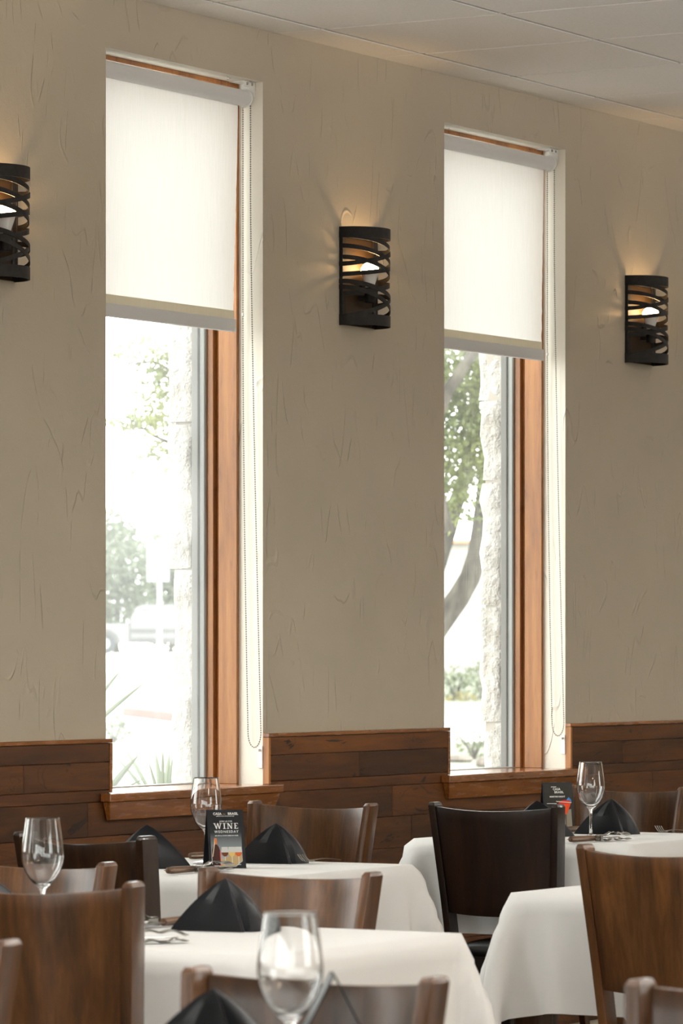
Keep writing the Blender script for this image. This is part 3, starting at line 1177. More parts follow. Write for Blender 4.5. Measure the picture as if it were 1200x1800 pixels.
for k, (x, y, rz, hs, lb) in enumerate(CHAIRS):
    o = ch if k == 0 else copy_tree(ch)
    a = rz * D_
    o.location = (x + 0.075 * math.cos(a), y + 0.075 * math.sin(a), 0)
    o.rotation_euler = (0, 0, a)
    o.scale = (1, 0.905 if k == 7 else 0.935, hs)
    tag(o, lb, 'chair', 'walnut dining chairs')
    if k in (1, 3):                      # darker wood copies, the shade on these backs put into the colour
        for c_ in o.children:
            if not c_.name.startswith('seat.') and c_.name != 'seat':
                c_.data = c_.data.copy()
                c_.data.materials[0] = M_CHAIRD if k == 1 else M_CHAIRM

# ------------------------------------------------------------------ wine glasses


def make_glass():
    t = empty('wine_glass')
    th = 0.0011
    outer = [(0.0005, 0.0), (0.0335, 0.0), (0.0350, 0.0012), (0.0340, 0.0024), (0.022, 0.0046), (0.010, 0.0085), (0.0056, 0.015), (0.0043, 0.028), (0.0040, 0.050), (0.0042, 0.070), (0.0052, 0.080), (0.0085, 0.0872)]
    foot, stem = outer[:6], outer[5:12]
    bowlo = [(0.0085, 0.0872), (0.0165, 0.0940), (0.0265, 0.1050), (0.0345, 0.1190), (0.0395, 0.1350), (0.0412, 0.1480), (0.0408, 0.1600), (0.0388, 0.1780), (0.0355, 0.2000), (0.03275, 0.2198), (0.03255, 0.2212)]
    inner = [(0.0323, 0.2219), (0.0320, 0.2221), (0.0316, 0.2219), (0.03145, 0.2212), (0.03165, 0.2198), (0.0344, 0.2000), (0.0377, 0.1780), (0.0397, 0.1600), (0.0401, 0.1480), (0.0384, 0.1352), (0.0333, 0.1196), (0.0252, 0.1064), (0.0150, 0.0965), (0.0070, 0.0925), (0.0005, 0.0915)]
    for nm, pr in (('foot', foot), ('stem', stem), ('bowl', bowlo + inner)):
        b = MB()
        b.lathe(pr, 48)
        me = b.mesh(nm, M_GLASS, smooth=True, fix=False, angle=1.0)
        link(nm, me, None, t)
    return t


gl = make_glass()
for k, (x, y, s, lb) in enumerate([
        (10.971, -1.075, 1.0, 'empty wine glass in sharp focus on the table with the red cocktail card'),
        (9.197, -0.872, 0.99, 'empty wine glass standing behind the WINE card'),
        (6.785, -2.012, 1.0, 'empty wine glass rising above the large dark chair back'),
        (4.503, -3.939, 1.0, 'blurred empty wine glass close to us beside the folded black card')]):
    o = gl if k == 0 else copy_tree(gl)
    o.location = (x, y, 0.7525)
    o.scale = (s, s, s)
    tag(o, lb, 'wine glass', 'empty wine glasses')

# ------------------------------------------------------------------ folded napkins
nb = MB()
base = []
ctrl = [(-0.108, 0.020), (-0.072, 0.006), (-0.036, -0.008), (0.000, -0.022), (0.024, -0.032), (0.034, -0.038), (0.041, -0.036), (0.043, -0.024),
        (0.054, -0.026), (0.066, -0.020), (0.082, -0.002), (0.090, 0.018), (0.088, 0.036), (0.074, 0.046), (0.040, 0.046), (0.0, 0.044), (-0.04, 0.042), (-0.08, 0.036), (-0.104, 0.028)]
apex = (0.004, 0.006)
rings = []
nh = 16
for i in range(nh + 1):
    s = i / nh
    k = (1 - s) ** 0.80 * 0.985 + 0.015
    r = []
    for (x, y) in ctrl:
        bulge = 0.010 * math.sin(PI * s) if x > 0.05 else 0.004 * math.sin(PI * s)
        nx = x - apex[0]
        r.append((apex[0] + nx * k + (bulge if x > 0.05 else (-bulge if x < -0.03 else 0)), apex[1] + (y - apex[1]) * k - 0.006 * math.sin(PI * s) * (1 if y < 0 else -1), 0.104 * s))
    rings.append(r)
nb.loft(rings)
nap_me = nb.mesh('napkin', M_NAP, smooth=True, angle=0.45)
sb = nap_me
AN = math.atan2(-0.864, 0.504)
for k, (x, y, turn, s, lb) in enumerate([
        (11.255, -0.995, 0, 1.0, 'black folded napkin between the sharp wine glass and fork'),
        (11.030, -0.872, 180, 1.0, 'black folded napkin mostly hidden behind the backlit chair, by the cocktail card'),
        (9.285, -1.025, 0, 0.98, 'black folded napkin beside the WINE card with a fork leaning on it'),
        (8.930, -0.870, 180, 1.04, 'black folded napkin half hidden by the dark chair post, left of the WINE card'),
        (7.000, -2.290, 0, 0.98, 'black folded napkin standing in the middle of the second row table'),
        (6.600, -2.020, 180, 1.12, 'black folded napkin tip at the left edge above the large chair back'),
        (4.690, -3.705, 0, 1.0, 'blurred black napkin peak beside the blurred wine glass'),
        (4.850, -3.090, 180, 0.95, 'blurred black napkin at the lower left corner')]):
    o = link('folded_napkin', nap_me)
    o.location = (x, y, 0.7525)
    o.rotation_euler = (0, 0, AN + turn * D_ + (k % 3 - 1) * 0.05)
    o.scale = (s, s, s)
    tag(o, lb, 'napkin', 'black folded napkins')

# ------------------------------------------------------------------ cutlery


def make_knife():
    """handle from x=0 to .105, blade to .225"""
    t = empty('steak_knife')
    b = MB()
    rings = []
    for x, hw, hh in ((0.0, 0.004, 0.004), (0.003, 0.008, 0.0075), (0.02, 0.0105, 0.009), (0.06, 0.0098, 0.0085), (0.095, 0.0088, 0.008), (0.105, 0.0088, 0.008)):
        rings.append([(x, hw * math.cos(a), 0.0095 + hh * math.sin(a)) for a in [2 * PI * q / 12 for q in range(12)]])
    b.loft(rings)
    h = b.build('handle', M_KNIFEW, t, smooth=True, angle=0.9)
    box_obj('tang', (0.001, 0.106, -0.0107, 0.0107, 0.0088, 0.0102), M_CHROME, h)
    b = MB()
    poly = [(0.105, -0.008), (0.118, -0.009), (0.19, -0.008), (0.225, 0.006), (0.18, 0.0085), (0.105, 0.008)]
    b.prism(poly, 0.0085, 0.0102)
    b.build('blade', M_CHROME, t)
    return t


def make_tongs():
    """small steel tongs, closed end at x=0, scalloped tips at x=.13"""
    t = empty('serving_tongs')
    for up in (0, 1):
        b = MB()
        rings = []
        n = 26
        for i in range(n + 1):
            s = i / n
            x = 0.130 * s
            wd = 0.0125 - 0.005 * math.sin(PI * min(1, s * 1.15)) + 0.008 * max(0, (s - 0.78) / 0.22) + 0.0012 * math.sin(s * 30)
            z = 0.0022 + (0.010 + 0.009 * math.sin(PI * s * 0.9) if up else 0.0)
            z += 0.0025 * math.sin(s * 16 + up)
            cv = 0.003
            z = max(z, 0.001)
            rings.append([(x, -wd, z + cv), (x, 0, z), (x, wd, z + cv), (x, wd, z + cv + 0.0013), (x, 0, z + 0.0013), (x, -wd, z + cv + 0.0013)])
        b.loft(rings)
        b.build('arm', M_CHROME, t, smooth=True, angle=0.8)
    b = MB()
    b.tube([(0.0, 0, 0.003), (-0.007, 0, 0.010), (0.0, 0, 0.0175)], 0.0022, 6)
    b.box(-0.004, 0.004, -0.0125, 0.0125, 0.0015, 0.0185)
    b.build('hinge', M_CHROME, t, bevel=0.001, seg=1)
    return t


kn, tg = make_knife(), make_tongs()
SETS = [  # knife handle end (x, y), heading degrees; tongs follow along the blade
    (10.700, -1.145, -14, 'beside the sharp wine glass'),
    (8.695, -1.075, -4, 'before the WINE card by a chair post'),
    (6.512, -2.248, -38, 'nearest the large dark chair on the middle table'),
    (7.150, -2.120, 181, 'behind the black napkin on the middle table'),
    (9.340, -0.730, -20, 'behind the WINE card near the wall'),
    (11.360, -0.840, 176, 'behind the sharp wine glass by the cocktail card'),
]
for k, (x, y, hd, lb) in enumerate(SETS):
    a = hd * D_
    o = kn if k == 0 else copy_tree(kn)
    o.location = (x, y, 0.7525)
    o.rotation_euler = (0, 0, a)
    tag(o, 'steak knife with brown wooden handle ' + lb, 'knife', 'steak knives laid on the tables')
    o2 = tg if k == 0 else copy_tree(tg)
    o2.location = (x + 0.100 * math.cos(a) + 0.024 * math.sin(a), y + 0.100 * math.sin(a) - 0.024 * math.cos(a), 0.7526)
    o2.rotation_euler = (0, 0, a + 0.06)
    tag(o2, 'small steel tongs lying along the knife ' + lb, 'tongs', 'small steel tongs beside the knives')


def make_fork():
    t = empty('fork')
    b = MB()
    rings = []
    for i in range(15):
        s = i / 14
        x = 0.05 + 0.145 * s
        wd = 0.0035 + 0.0055 * max(0, s - 0.35) / 0.65 + 0.005 * max(0, 0.12 - s) / 0.12
        z = 0.004 + 0.010 * math.sin(PI * s) ** 1.0 * 0.6 + 0.006 * (1 - s) ** 3
        rings.append([(x, -wd, z), (x, wd, z), (x, wd, z + 0.0022), (x, -wd, z + 0.0022)])
    b.loft(rings)
    b.build('handle', M_CHROME, t, smooth=True, angle=0.6)
    b = MB()
    b.loft([[(0.034, -0.0115, 0.0075), (0.034, 0.0115, 0.0075), (0.034, 0.0115, 0.0095), (0.034, -0.0115, 0.0095)],
            [(0.051, -0.0085, 0.010), (0.051, 0.0085, 0.010), (0.051, 0.0085, 0.0122), (0.051, -0.0085, 0.0122)]])
    for q in (-0.0099, -0.0033, 0.0033, 0.0099):
        rings = []
        for x, z in ((-0.010, 0.0275), (0.004, 0.0175), (0.018, 0.0105), (0.0345, 0.0075)):
            rings.append([(x, q - 0.0013, z), (x, q + 0.0013, z), (x, q + 0.0013, z + 0.0018), (x, q - 0.0013, z + 0.0018)])
        b.loft(rings)
    b.build('tines', M_CHROME, t)
    return t


fk = make_fork()
for k, (x, y, hd, lb) in enumerate([(11.290, -1.140, 4, 'steel fork with raised tines beside the napkin near the sharp wine glass'),
                                    (9.265, -1.120, 3, 'steel fork with tines raised against the napkin by the WINE card')]):
    o = fk if k == 0 else copy_tree(fk)
    o.location = (x, y, 0.7510)
    o.rotation_euler = (0, 0, hd * D_)
    tag(o, lb, 'fork', 'steel forks on the tables')

# ------------------------------------------------------------------ folded table cards


def text_mesh(name, txt, size, mat, parent, loc, rx, align='CENTER', offset=0.0, sx=1.0, spacing=1.0):
    cu = bpy.data.curves.new(name, 'FONT')
    cu.body = txt
    cu.size = size
    cu.align_x = align
    cu.offset = offset
    cu.space_character = spacing
    cu.resolution_u = 2
    o = bpy.data.objects.new(name, cu)
    COL.objects.link(o)
    bpy.context.view_layer.update()
    me = bpy.data.meshes.new_from_object(o.evaluated_get(bpy.context.evaluated_depsgraph_get()))
    bpy.data.objects.remove(o)
    for v in me.vertices:
        v.co.x *= sx
    me.materials.clear()
    me.materials.append(mat)
    q = link(name, me, None, parent)
    q.location = loc
    q.rotation_euler = (rx, 0, 0)
    return q


CW, CH, CS = 0.094, 0.146, 0.036     # width, height, half spread at the foot


def make_card(name, CS=CS, CH=CH, th=0.0012):
    """tent card: local x along the ridge, front face towards -y"""
    t = empty(name)
    for s, nm in ((-1, 'front_panel'), (1, 'rear_panel')):
        b = MB()
        b.loft([[(-CW / 2, s * CS, 0), (CW / 2, s * CS, 0), (CW / 2, s * (CS - th), 0), (-CW / 2, s * (CS - th), 0)],
                [(-CW / 2, s * th, CH), (CW / 2, s * th, CH), (CW / 2, 0, CH), (-CW / 2, 0, CH)]])
        b.build(nm, M_CARD, t)
    return t


TILT = math.atan2(CS - 0.0012, CH)


def on_card(u, v, e=0.0005):
    """u across, v up the front face (0..CH) -> local point just in front of it"""
    y = -CS + (CS - 0.0012) * v / CH
    return Vector((u, y - e, v))


def flat(name, poly, mat, parent, e=0.0005):
    b = MB()
    b.add([on_card(u, v, e) for u, v in poly], [tuple(range(len(poly)))])
    return b.build(name, mat, parent, fix=False)


def serif_word(parent, cx, v0, h, mat):
    """WINE in bold serif capitals, drawn stroke by stroke"""
    b = MB()
    lw, sp = h * 0.20, h * 0.26

    def q(pts):
        b.add([on_card(u, v, 0.0009) for u, v in pts], [tuple(range(len(pts)))])

    def stem(x, w_, y0=0.0, y1=1.0):
        q([(x, v0 + y0 * h), (x + w_, v0 + y0 * h), (x + w_, v0 + y1 * h), (x, v0 + y1 * h)])

    def serif(x0, x1, yb):
        q([(x0, v0 + yb), (x1, v0 + yb), (x1, v0 + yb + h * 0.09), (x0, v0 + yb + h * 0.09)])

    def diag(xa, xb, w_, ya=1.0, yb=0.0):
        q([(xa, v0 + ya * h), (xa + w_, v0 + ya * h), (xb + w_, v0 + yb * h), (xb, v0 + yb * h)])
    widths = [h * 1.42, h * 0.50, h * 1.02, h * 0.78]
    x = cx - (sum(widths) + 3 * sp) / 2
    W_ = widths[0]
    diag(x + 0.02 * h, x + 0.33 * W_ - lw * 0.4, lw)
    diag(x + 0.5 * W_ - 0.5 * lw, x + 0.33 * W_ - lw * 0.3, lw * 0.6)
    diag(x + 0.5 * W_ - 0.5 * lw, x + 0.70 * W_ - lw * 0.4, lw)
    diag(x + W_ - 0.12 * h - lw * 0.4, x + 0.70 * W_ - lw * 0.2, lw * 0.6)
    serif(x - 0.08 * h, x + lw + 0.10 * h, h * 0.91)
    serif(x + W_ - 0.36 * h, x + W_ + 0.05 * h, h * 0.91)
    x += W_ + sp
    stem(x + widths[1] / 2 - lw / 2, lw)
    serif(x, x + widths[1], 0)
    serif(x, x + widths[1], h * 0.91)
    x += widths[1] + sp
    W_ = widths[2]
    stem(x + 0.12 * h, lw * 0.55)
    stem(x + W_ - 0.12 * h - lw * 0.55, lw * 0.55)
    diag(x + 0.08 * h, x + W_ - 0.12 * h - lw * 0.9, lw * 1.15)
    serif(x - 0.04 * h, x + 0.36 * h, 0)
    serif(x - 0.06 * h, x + 0.26 * h, h * 0.91)
    serif(x + W_ - 0.36 * h, x + W_ + 0.04 * h, h * 0.91)
    x += W_ + sp
    stem(x + 0.10 * h, lw)
    serif(x, x + 0.74 * h, 0)
    serif(x, x + 0.74 * h, h * 0.91)
    serif(x + 0.2 * h, x + 0.55 * h, h * 0.47)
    q([(x + 0.66 * h, v0), (x + 0.74 * h, v0), (x + 0.74 * h, v0 + 0.26 * h), (x + 0.68 * h, v0 + 0.2 * h)])
    q([(x + 0.66 * h, v0 + h), (x + 0.74 * h, v0 + h), (x + 0.74 * h, v0 + 0.76 * h), (x + 0.68 * h, v0 + 0.82 * h)])
    return b.build('headline_wine', mat, parent, fix=False)


RX = PI / 2 - TILT


def words(parent, name, txt, u, v, size, mat=None, **k):
    return text_mesh(name, txt, size, mat or M_INK, parent, on_card(u, v, 0.0009), RX, **k)


def ink(name, c, rough=0.5):
    return plain(name, c, rough, spec=0.15)


M_DUSK = new_mat('printed_dusk_sky')
_m, _nt, _b = M_DUSK
_tc = N(_nt, 'ShaderNodeTexCoord')
_sx = N(_nt, 'ShaderNodeSeparateXYZ')
_nt.links.new(_tc.outputs['Object'], _sx.inputs[0])
_nt.links.new(ramp(_nt, math_node(_nt, 'MULTIPLY', _sx.outputs['Z'], 1 / CH), [(0.12, (0.36, 0.38, 0.38)), (0.38, (0.16, 0.18, 0.19)), (0.62, (0.012, 0.014, 0.016))]), _b.inputs['Base Color'])
_b.inputs['Roughness'].default_value = 0.45
_b.inputs['Specular IOR Level'].default_value = 0.15
M_DUSK = _m
wc = make_card('table_card')
tag(wc, 'black folded table card reading WINE WEDNESDAY, bottle and glasses pictured on it', 'table card', 'folded table cards')
wc.location = (9.032, -1.030, 0.7525)
wc.rotation_euler = (0, 0, math.atan2(-0.69, 0.723))
hw = CW / 2 - 0.004
flat('picture', [(-hw + 0.002, 0.012), (-hw + 0.012, 0.004), (hw - 0.022, 0.004), (hw - 0.004, 0.018), (hw - 0.004, CH * 0.70), (-hw + 0.002, CH * 0.70)], M_DUSK, wc, 0.0005)
words(wc, 'shop_name', 'CASA', -0.020, 0.1330, 0.0088, offset=0.0002)
words(wc, 'shop_name_middle', 'DO', -0.002, 0.1332, 0.0045, ink('gold_ink', (0.45, 0.30, 0.12)))
words(wc, 'shop_name', 'BRASIL', 0.0205, 0.1330, 0.0088, offset=0.0002)
words(wc, 'subtitle', 'BRAZILIAN STEAKHOUSE', 0.000, 0.1287, 0.0038, spacing=1.1)
words(wc, 'invitation', 'JOIN US FOR', 0.001, 0.1150, 0.0060, spacing=0.95)
serif_word(wc, 0.001, 0.0985, 0.0140, M_INK)
words(wc, 'weekday', 'WEDNESDAY', 0.001, 0.0885, 0.0088, spacing=1.25, offset=0.0001)
words(wc, 'offer', '50% OFF ALL SOUTH AMERICAN WINES', 0.001, 0.0805, 0.0034, offset=0.0001)
M_LAND = ink('printed_hills', (0.42, 0.30, 0.14))
M_FOREST = ink('printed_trees', (0.10, 0.13, 0.05))
flat('printed_ground', [(-0.020, 0.006), (hw - 0.024, 0.006), (hw - 0.006, 0.020), (hw - 0.006, 0.038), (0.012, 0.034), (-0.006, 0.026), (-0.022, 0.018)], M_LAND, wc, 0.0007)
flat('printed_trees', [(0.008, 0.034), (hw - 0.006, 0.036), (hw - 0.006, 0.047), (0.030, 0.045), (0.022, 0.049), (0.012, 0.043)], M_FOREST, wc, 0.00075)
bx = -0.0285
flat('printed_bottle', [(bx - 0.0105, 0.008), (bx + 0.0105, 0.008), (bx + 0.0105, 0.045), (bx + 0.0075, 0.054), (bx + 0.0036, 0.059), (bx + 0.0034, 0.066), (bx - 0.0034, 0.066), (bx - 0.0036, 0.059), (bx - 0.0075, 0.054), (bx - 0.0105, 0.045)], ink('printed_bottle_glass', (0.035, 0.008, 0.006)), wc, 0.0009)
flat('printed_bottle_neck', [(bx - 0.0036, 0.060), (bx + 0.0036, 0.060), (bx + 0.0034, 0.0755), (bx - 0.0034, 0.0755)], ink('printed_foil', (0.50, 0.16, 0.05)), wc, 0.0011)
flat('printed_bottle_shine', [(bx - 0.0103, 0.030), (bx - 0.0085, 0.030), (bx - 0.0022, 0.062), (bx - 0.0034, 0.074), (bx - 0.0042, 0.062)], ink('printed_shine', (0.75, 0.62, 0.42)), wc, 0.0013)
flat('printed_bottle_edge', [(bx + 0.0093, 0.008), (bx + 0.0112, 0.008), (bx + 0.0112, 0.044), (bx + 0.0093, 0.044)], ink('printed_red_edge', (0.45, 0.05, 0.02)), wc, 0.0012)
M_PGL = ink('printed_glass', (0.55, 0.56, 0.54))
for gx, wcol in ((-0.006, (0.10, 0.03, 0.01)), (0.012, (0.62, 0.42, 0.14)), (0.029, (0.50, 0.10, 0.02))):
    r_ = 0.0095
    flat('printed_glass', [(gx - r_, 0.040), (gx + r_, 0.040), (gx + r_ * 0.85, 0.0535), (gx - r_ * 0.85, 0.0535)], M_PGL, wc, 0.0011)
    flat('printed_wine', [(gx - r_, 0.040), (gx - r_ * 0.75, 0.034), (gx - 0.003, 0.030), (gx + 0.003, 0.030), (gx + r_ * 0.75, 0.034), (gx + r_, 0.040)], ink('printed_wine', wcol), wc, 0.0012)
    flat('printed_stem', [(gx - 0.0009, 0.009), (gx + 0.0009, 0.009), (gx + 0.0009, 0.031), (gx - 0.0009, 0.031)], M_PGL, wc, 0.0011)
    flat('printed_foot', [(gx - 0.005, 0.0085), (gx + 0.005, 0.0085), (gx + 0.005, 0.0100), (gx - 0.005, 0.0100)], M_PGL, wc, 0.0011)

cc = make_card('table_card')
tag(cc, 'black folded table card reading MARTINI NIGHT with a red cocktail, behind the backlit chair', 'table card', 'folded table cards')
cc.location = (11.395, -0.745, 0.7525)
cc.rotation_euler = (0, 0, math.atan2(-0.72, 0.69))
flat('picture', [(-hw, 0.004), (hw, 0.004), (hw, CH - 0.004), (-hw, CH - 0.004)], ink('printed_dark', (0.018, 0.016, 0.012)), cc, 0.0005)
flat('printed_counter', [(-0.012, 0.006), (hw - 0.006, 0.006), (hw - 0.004, 0.016), (hw - 0.004, 0.066), (0.004, 0.060), (-0.02, 0.040)], ink('printed_counter', (0.30, 0.26, 0.20)), cc, 0.0007)
for q in range(5):
    flat('small_print', [(-0.020 + q * 0.0034, 0.1312), (-0.0175 + q * 0.0034, 0.1312), (-0.0175 + q * 0.0034, 0.1336), (-0.020 + q * 0.0034, 0.1336)], M_INK, cc, 0.0009)
words(cc, 'shop_name', 'CASA', -0.003, 0.1225, 0.0096, offset=0.0002)
words(cc, 'shop_name', 'BRASIL', 0.004, 0.1135, 0.0096, offset=0.0002)
words(cc, 'headline', 'MARTINI NIGHT', -0.002, 0.1010, 0.0066, offset=0.0002)
for q in range(9):
    flat('small_print', [(-0.036 + q * 0.0034, 0.0818), (-0.0335 + q * 0.0034, 0.0818), (-0.0335 + q * 0.0034, 0.0836), (-0.036 + q * 0.0034, 0.0836)], M_INK, cc, 0.0009)
M_REDP = ink('printed_cocktail', (0.80, 0.085, 0.02))
flat('printed_cocktail', [(0.0385, 0.082), (0.000 + 0.000, 0.082), (0.0155, 0.052), (0.022, 0.050), (0.026, 0.054)], M_REDP, cc, 0.0011)
flat('printed_cocktail_top', [(0.0385, 0.082), (0.0365, 0.092), (0.018, 0.093), (0.006, 0.090), (0.000, 0.082)], ink('printed_berries', (0.62, 0.02, 0.02)), cc, 0.0012)
flat('printed_rim', [(-0.006, 0.0875), (0.040, 0.0835), (0.041, 0.0865), (-0.008, 0.0905)], ink('printed_rim', (0.66, 0.56, 0.42)), cc, 0.0014)
flat('printed_garnish', [(0.026, 0.093), (0.033, 0.1015), (0.0405, 0.093), (0.0405, 0.086), (0.036, 0.090)], ink('printed_blue', (0.03, 0.25, 0.62)), cc, 0.0010)
flat('printed_stem', [(0.0195, 0.012), (0.0215, 0.012), (0.0235, 0.050), (0.018, 0.050)], ink('printed_stem', (0.10, 0.08, 0.06)), cc, 0.0010)

bc = make_card('table_card', 0.070, 0.133, 0.0026)
tag(bc, 'blurred black folded card seen edge on beside the blurred wine glass', 'table card', 'folded table cards')
bc.location = (4.665, -3.905, 0.7525)
bc.rotation_euler = (0, 0, TH + 0.045)

# ------------------------------------------------------------------ outdoors: ground


def along(Z, X):
    """a point Z metres out along the street axis, X to its side -> world x, y"""
    c, s = math.cos(TH), math.sin(TH)
    return X * s + Z * c, -X * c + Z * s - 6.64


def gz(Z):
    pr = [(-200, -0.15), (88.9, -0.15), (89, 0.05), (125, 0.62), (163, 1.13), (420, 1.2), (1200, 1.2)]
    for (a, za), (b, zb) in zip(pr[:-1], pr[1:]):
        if a <= Z <= b:
            return za + (zb - za) * (Z - a) / (b - a)
    return 1.2


g = MB()
bands = [(-60, 0), (51.5, 1), (66, 0), (89, 1), (125, 0), (163, 0), (230, 1), (420, 1), (1200, None)]
XS = [-400, -60, -5.6, -2.4, 60, 400]
EDGE = lambda X: 89 - 5.4 * (min(max(X, -5.6), -2.4) + 4.0)
for (za, mi), (zb, _) in zip(bands[:-1], bands[1:]):
    for xa, xb in zip(XS[:-1], XS[1:]):
        e = lambda Z, X: EDGE(X) if Z == 89 else Z
        pts = [(*along(e(za, xa), xa), gz(za + 0.01)), (*along(e(za, xb), xb), gz(za + 0.01)), (*along(e(zb, xb), xb), gz(zb - 0.15)), (*along(e(zb, xa), xa), gz(zb - 0.15))]
        g.add(pts, [(0, 1, 2, 3)], mi)
for xa, xb in zip(XS[:-1], XS[1:]):
    g.add([(*along(EDGE(xa), xa), -0.15), (*along(EDGE(xb), xb), -0.15), (*along(EDGE(xb), xb), 0.05), (*along(EDGE(xa), xa), 0.05)], [(0, 1, 2, 3)], 0)
tag(g.build('ground', [M_CONC, M_LAWN], fix=False), kind='structure')

pxX = lambda px, Z: (px - 600) / 7443.9 * Z
# red painted kerb beside the drive
k = MB()
xa, xb = pxX(217, 91.3), pxX(345, 83.5)
a0, a1 = along(EDGE(xa) - 0.12, xa), along(EDGE(xb) - 0.12, xb)
d = Vector((a1[0] - a0[0], a1[1] - a0[1], 0)).normalized()
n = Vector((-d.y, d.x, 0))
A, B_ = Vector((*a0, 0)), Vector((*a1, 0))
k.loft([[P - n * 0.1 + Vector((0, 0, z0)), P + n * 0.1 + Vector((0, 0, z0)), P + n * 0.1 + Vector((0, 0, 0.045)), P - n * 0.1 + Vector((0, 0, 0.045))] for P, z0 in ((A, -0.16), (B_, -0.16))])
tag(k.build('kerb', M_RED, bevel=0.02, seg=1), 'red painted kerb along the drive outside the first window', 'kerb')

# ------------------------------------------------------------------ outdoors: trees and plants


def leaf_cloud(b, centre, rad, n, size, rnd):
    for _ in range(n):
        while True:
            p = Vector((rnd.uniform(-1, 1), rnd.uniform(-1, 1), rnd.uniform(-1, 1)))
            if p.length < 1:
                break
        c = Vector(centre) + Vector((p.x * rad[0], p.y * rad[1], p.z * rad[2]))
        s = size * rnd.uniform(0.6, 1.3)
        u = Vector((rnd.gauss(0, 1), rnd.gauss(0, 1), rnd.gauss(0, 1))).normalized()
        v = u.cross(Vector((rnd.gauss(0, 1), rnd.gauss(0, 1), rnd.gauss(0, 1)))).normalized()
        w_ = v * 0.22
        b.add([c - u * s * 0.5, c + w_ * s, c + u * s * 0.5, c - w_ * s], [(0, 1, 2, 3)])


rnd = random.Random(5)
oak = tag(empty('oak_tree', (*along(35, 0.3)[:2], -0.15)), 'leaning live oak with dense green leaves close outside the second window', 'tree')
ox, oy = oak.location.x, oak.location.y


def O(Z, X, z):
    p = along(Z, X)
    return Vector((p[0] - ox, p[1] - oy, z + 0.15))


Q = lambda px, py, Z=35.0: O(Z, pxX(px, Z), 1.30 - (py - 1142) * Z / 7443.9)
b = MB()
b.tube([Q(655, 1455), Q(690, 1300), Q(728, 1170), Q(756, 1116), Q(782, 1083), Q(806, 1050), Q(826, 1015), Q(838, 975), Q(844, 930), Q(849, 885), Q(858, 800), Q(880, 690), Q(900, 560)],
       [0.20, 0.15, 0.125, 0.11, 0.098, 0.094, 0.088, 0.082, 0.074, 0.07, 0.065, 0.06, 0.04], 14)
b.build('trunk', M_BARK, oak, smooth=True)
for pts, rr in (([(728, 1170), (745, 1060), (770, 985), (786, 935), (799, 890), (816, 840), (830, 760), (838, 660), (850, 560)], [0.08, 0.08, 0.08, 0.075, 0.07, 0.06, 0.05, 0.045, 0.03]),
                ([(786, 935), (760, 830), (765, 740), (785, 690), (808, 655), (828, 625), (860, 560)], [0.06, 0.055, 0.055, 0.055, 0.05, 0.045, 0.03]),
                ([(838, 760), (800, 700), (775, 640), (760, 560)], [0.04, 0.035, 0.03, 0.02])):
    b = MB()
    b.tube([Q(px, py, 34.15 if pts[0] == (786, 935) else 35.1) for px, py in pts], rr, 10)
    b.build('branch', M_BARK, oak, smooth=True)
b = MB()
for (px, py, rx, rz, n_l) in ((800, 660, 0.30, 0.30, 520), (850, 690, 0.30, 0.40, 520), (795, 760, 0.28, 0.25, 420), (845, 790, 0.22, 0.28, 420), (800, 830, 0.18, 0.20, 260), (835, 850, 0.14, 0.12, 130), (787, 890, 0.10, 0.16, 120),
                              (905, 700, 0.4, 0.6, 500), (735, 720, 0.35, 0.7, 520), (820, 570, 0.7, 0.35, 700), (815, 915, 0.07, 0.05, 9), (825, 935, 0.08, 0.05, 6), (750, 880, 0.2, 0.3, 200)):
    leaf_cloud(b, Q(px, py, 34.7), (rx, 0.45, rz), int(n_l * 1.6), 0.072, rnd)
lf = b.build('foliage', M_LEAF1, oak, fix=False)
lf['kind'] = 'stuff'

elm = tag(empty('elm_tree', (*along(36, -0.75)[:2], -0.15)), 'pale thin leafed branches reaching into the first window', 'tree')
ox, oy = elm.location.x, elm.location.y
b = MB()
b.tube([O(36, -0.75, -0.17), O(36, -0.72, 1.2), O(36, -0.80, 2.4), O(36, -0.7, 4.2)], [0.16, 0.13, 0.11, 0.05], 12)
b.build('trunk', M_BARK, elm, smooth=True)
b = MB()
b.tube([O(36, -0.80, 2.6), O(36, -1.2, 2.95), O(36, -1.6, 3.12), O(36, -1.85, 3.3)], [0.035, 0.022, 0.014, 0.006], 8)
b.build('branch', M_BARK, elm, smooth=True)
b = MB()
b.tube([O(36, -0.76, 3.4), O(36, -1.2, 3.55), O(36, -1.6, 3.75), O(36, -1.9, 3.72)], [0.03, 0.02, 0.012, 0.005], 8)
b.build('branch', M_BARK, elm, smooth=True)
b = MB()
for (px, py, rx, rz, n_l) in ((300, 640, 0.16, 0.20, 60), (282, 700, 0.18, 0.20, 60), (240, 740, 0.16, 0.10, 40), (215, 745, 0.08, 0.06, 14), (265, 750, 0.14, 0.09, 30), (300, 790, 0.14, 0.12, 40),
                              (270, 800, 0.08, 0.05, 9), (245, 605, 0.09, 0.06, 14), (222, 625, 0.09, 0.03, 9), (268, 640, 0.08, 0.08, 14), (320, 700, 0.2, 0.4, 110), (340, 640, 0.25, 0.3, 110), (255, 828, 0.05, 0.03, 4), (318, 845, 0.05, 0.05, 5)):
    leaf_cloud(b, O(36, pxX(px, 36), 1.30 + (1142 - py) / 7443.9 * 36), (rx, 0.3, rz), int(n_l * 3.4), 0.075, rnd)
lf = b.build('foliage', M_LEAF2, elm, fix=False)
lf['kind'] = 'stuff'

